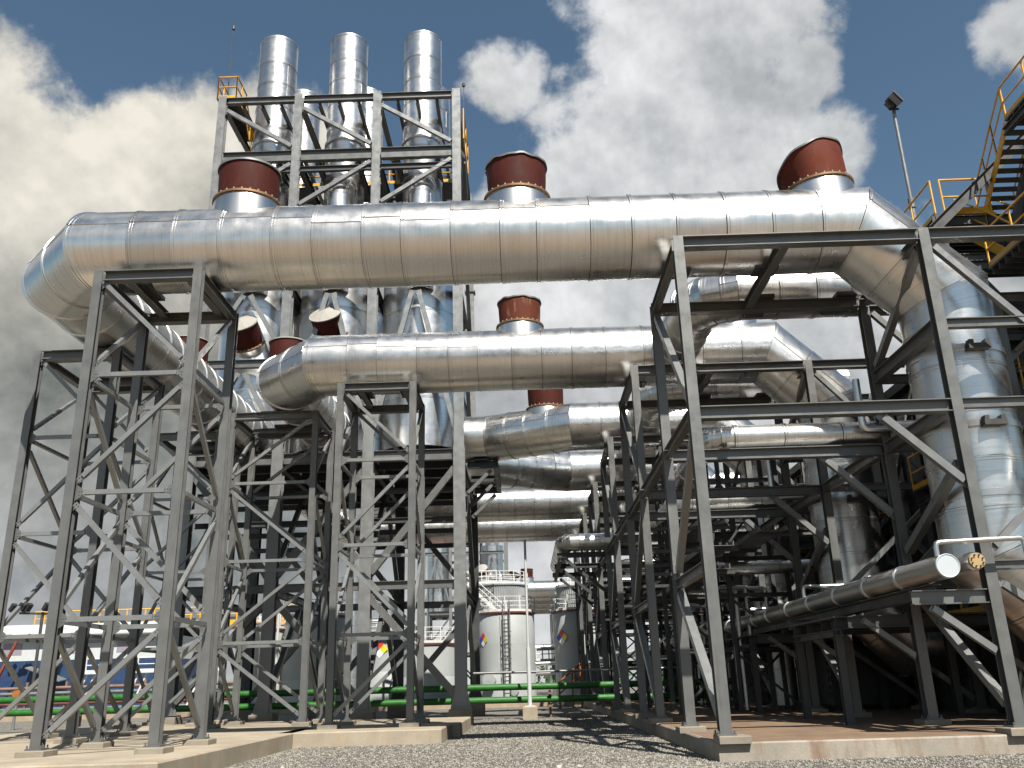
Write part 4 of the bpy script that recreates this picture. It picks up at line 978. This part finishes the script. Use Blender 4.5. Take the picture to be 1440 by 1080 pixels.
# ------------------------------------------------------------------ far west yard
wh = thing('warehouse', 'low white and blue warehouse behind the lattice towers', 'building', (-62, 96, 0))
MB().box(-75, -38, 96, 112, 5.2, 7.6).build('white_band', WHITE, wh); MB().box(-75, -38, 96.05, 112, 0, 5.2).build('blue_band', BLUE, wh)
MB().add([(-75.5,95.4,7.6),(-37.5,95.4,7.6),(-37.5,104,9.3),(-75.5,104,9.3),(-75.5,112.6,7.6),(-37.5,112.6,7.6),(-75.5,95.4,7.75),(-37.5,95.4,7.75),(-37.5,104,9.45),(-75.5,104,9.45),(-75.5,112.6,7.75),(-37.5,112.6,7.75)],
    [(0,3,2,1),(3,4,5,2),(6,7,8,9),(9,8,11,10),(0,1,7,6),(1,2,8,7),(2,5,11,8),(3,0,6,9),(4,3,9,10),(5,4,10,11)]).build('roof', WHITE, wh)
MB().cyl((-75.5, 95.3, 7.75), (-37.5, 95.3, 7.75), .28, 12).build('gutter', WHITE, wh, 40)
for k_ in range(6):
    MB().box(-73+k_*6, -71+k_*6, 95.98, 96.02, 5.8, 7.0).build('window', LAMPG, wh)
MB().box(-51.8, -50, 95.5, 96, .1, 4.2).build('door', BLUE, wh)
MB().add([(-51.5,95.9,4.6),(-47.8,95.9,3.2),(-47.8,94.3,3.0),(-51.5,94.3,4.4),(-51.5,95.9,4.7),(-47.8,95.9,3.3),(-47.8,94.3,3.1),(-51.5,94.3,4.5)], [(0,1,2,3),(7,6,5,4),(0,3,7,4),(1,0,4,5),(2,1,5,6),(3,2,6,7)]).build('awning', GALV, wh)
yp = thing('service_platform', 'yellow railed roof platform beyond the white warehouse', 'platform', (-56, 118, 9.5))
MB().box(-64, -28, 118, 124, 9.6, 10.2).build('deck_plate', YEL, yp); railing(yp, [(-64, 118, 10.2), (-28, 118, 10.2)], 1.9, .09, YEL, step=1.2)
for k_ in range(7): MB().box(-63+k_*5.5, -62.6+k_*5.5, 120, 120.4, 0, 9.6).build('post', STEEL_D, yp)
for k_, (x, w) in enumerate(((-58.5, 3.4), (-47.5, 4.2), (-40, 3))):
    MB().box(x, x+w, 119, 122, 10.2, 11.5).build('cabin', GALV, yp)
fm = thing('floodlight_mast', 'far floodlight bar with several dark lamps over the warehouse', 'floodlight', (-50, 92, 0))
MB().cyl((-49.2, 92, 0), (-49.2, 92, 9.8), .16, 8).build('mast', STEEL_D, fm); MB().bar((-51.6, 92, 9.75), (-47.2, 92, 9.5), .22).build('bar', STEEL_D, fm)
for k_, x in enumerate((-52.4, -51.2, -50.8, -49.0, -47.6)): MB().bar((x, 91.8, 9.95), (x+.45, 91.6, 10.6), .5, .4).build('floodlight_head', BLACK, fm)
rc = thing('red_derrick', 'slanted red beam leaning on the warehouse front', 'crane arm', (-54, 94, 0))
REDB = painted('dull_red_beam', (.22, .04, .02), .5, .2)
MB().bar((-53.6, 93.5, 3.8), (-52.2, 93.5, 7.25), .24).bar((-52.4, 93.5, 7.2), (-51.0, 93.5, 7.7), .24).bar((-56, 93.5, 3.2), (-53.5, 93.5, 3.9), .2).build('arm', REDB, rc); MB().bar((-53.6, 93.5, 0), (-53.6, 93.5, 4.0), .25).build('post', REDB, rc)
for k_, (y, z, mt, lb) in enumerate(((84, 2.35, FENCE, 'top brown pipe of the yard pipe rack'), (84, 1.9, GALV, 'grey pipe second from top in the yard pipe rack'), (84, 1.45, FENCE, 'brown pipe in the middle of the yard pipe rack'), (83, 1.0, MAROON, 'maroon pipe second from bottom in the yard pipe rack'), (83, .55, GALV, 'lowest grey pipe of the yard pipe rack'))):
    pipe(lb, [(-62, y, z), (-18, y, z)], .15, mt, 'pipe', 'pipes of the yard rack', n=10)
rk = thing('pipe_rack', 'long low brown pipe rack in front of the warehouse', 'pipe rack', (-60, 84.3, 0))
for k_ in range(12):
    x = -60+k_*3.6; MB().bar((x, 84.35, 0), (x, 84.35, 2.9), .18).box(x-.1, x+.1, 83, 84.3, .3, .38).build('post', FENCE, rk)
for k_, x in enumerate((-39.5, -35, -29.5)):
    ld = thing('access_ladder', ['pale access stair frame by the yard rack, nearest the warehouse', 'pale access stair frame in the middle of the yard rack', 'pale access stair frame by the yard rack, nearest the tanks'][k_], 'ladder', (x, 80, 0), 'access stairs at the yard rack')
    MB().bar((x, 80, 0), (x+1.4, 80, 3.4), .14).bar((x+.7, 80, 0), (x+2.1, 80, 3.4), .14).box(x+1.2, x+3.2, 79.6, 80.4, 3.35, 3.5).build('stringers', RAILW, ld); railing(ld, [(x+1.3, 79.7, 3.5), (x+3.2, 79.7, 3.5)], 1.1, .06, RAILW)
vl = thing('valve_wheel', 'orange valve box on a post beside the green pipes', 'valve', (-27.5, 50, 0)); MB().cyl((-27.5, 50, 0), (-27.5, 50, 1.8), .08, 8).build('stem', GALV, vl); MB().cyl((-27.5, 49.8, 1.8), (-27.5, 50.2, 1.8), .2, 12).build('valve_body', ORANGE, vl)
for k_, (x, y, h, w, lb) in enumerate(((-33, 128, 13.5, 1.1, 'thin far chimney column beyond the stack frame'), (-25.5, 132, 17, 1.5, 'wide far chimney beyond the stack frame'), (-19, 126, 12, .9, 'slim far pipe column beyond the stack frame'))):
    ch = thing('far_chimney', lb, 'chimney', (x, y, 0), 'far chimneys'); duct(ch, [(x, y, 0), (x, y, h)], w, 3.2, ALU_DULL, (0, 6.28), n=24)
# yard equipment under the bracing: dense pipework around the tanks
UPR = ['west of the narrow cream tank', 'in front of the narrow cream tank', 'beside the narrow cream tank', 'west of the wide cream tank', 'in front of the wide cream tank', 'beside the wide cream tank', 'between two stack columns', 'in front of the pale tank between the columns', 'beside the low maroon edged tank']
for k_ in range(9):
    x = -24+k_*2.35
    pipe(f'{["thin grey", "bright", "pale"][k_ % 3]} upright pipe with bent head, {UPR[k_]}', [(x, 69.5+.7*(k_ % 3), 0), (x, 69.5+.7*(k_ % 3), 5.2+1.3*((k_*5) % 4)), (x+1.2, 69.5+.7*(k_ % 3), 5.2+1.3*((k_*5) % 4))], .1, [GALV, ALU, WHITE][k_ % 3], 'pipe', 'upright pipes among the tanks', n=10)

# a few scraps on the gravel
for k_, (x, y, mt, lb) in enumerate(((-5.3, 20.4, CREAM, 'small yellowish scrap lying on the gravel in front of the small block'), (.95, 18.9, CAPW, 'small off-white scrap lying on the open gravel'), (.55, 18.9, CREAM, 'small tan scrap lying on the open gravel beside the off-white one'))):
    q = MB(); vs = [(x+.06*math.cos(a*1.047)*random.uniform(.6, 1.2), y+.06*math.sin(a*1.047)*random.uniform(.6, 1.2), .04+random.uniform(0, .05)) for a in range(6)]+[(x, y, .1)]
    tag(q.add(vs, [(a, (a+1) % 6, 6) for a in range(6)]+[(5, 4, 3, 2, 1, 0)]).build('paper_scrap', mt), lb, 'litter', 'scraps on the gravel')

# low tree line at the horizon
def treeline():
    q = MB(); 
    N = 5200; 
    for i in range(N):
        a = rng.uniform(-1.2, 1.2); d = rng.uniform(330, 420); x, y = d*math.sin(a), d*math.cos(a)
        h = 4+3.2*math.sin(a*23)+2*math.sin(a*61+1)+1.5*math.sin(a*137); z = max(0, h)*rng.random()**.7
        s = rng.uniform(.7, 1.8); u = V(rng.normal(size=3)).normalized()*s; v = V(rng.normal(size=3)).normalized()*s; c = V((x, y, z))
        q.add([c-u, c+v, c+u, c-v], [(0,1,2,3)])
    o = q.build('treeline', Mat('far_foliage', (.045, .07, .03), .8).m); o['kind'] = 'stuff'
treeline()
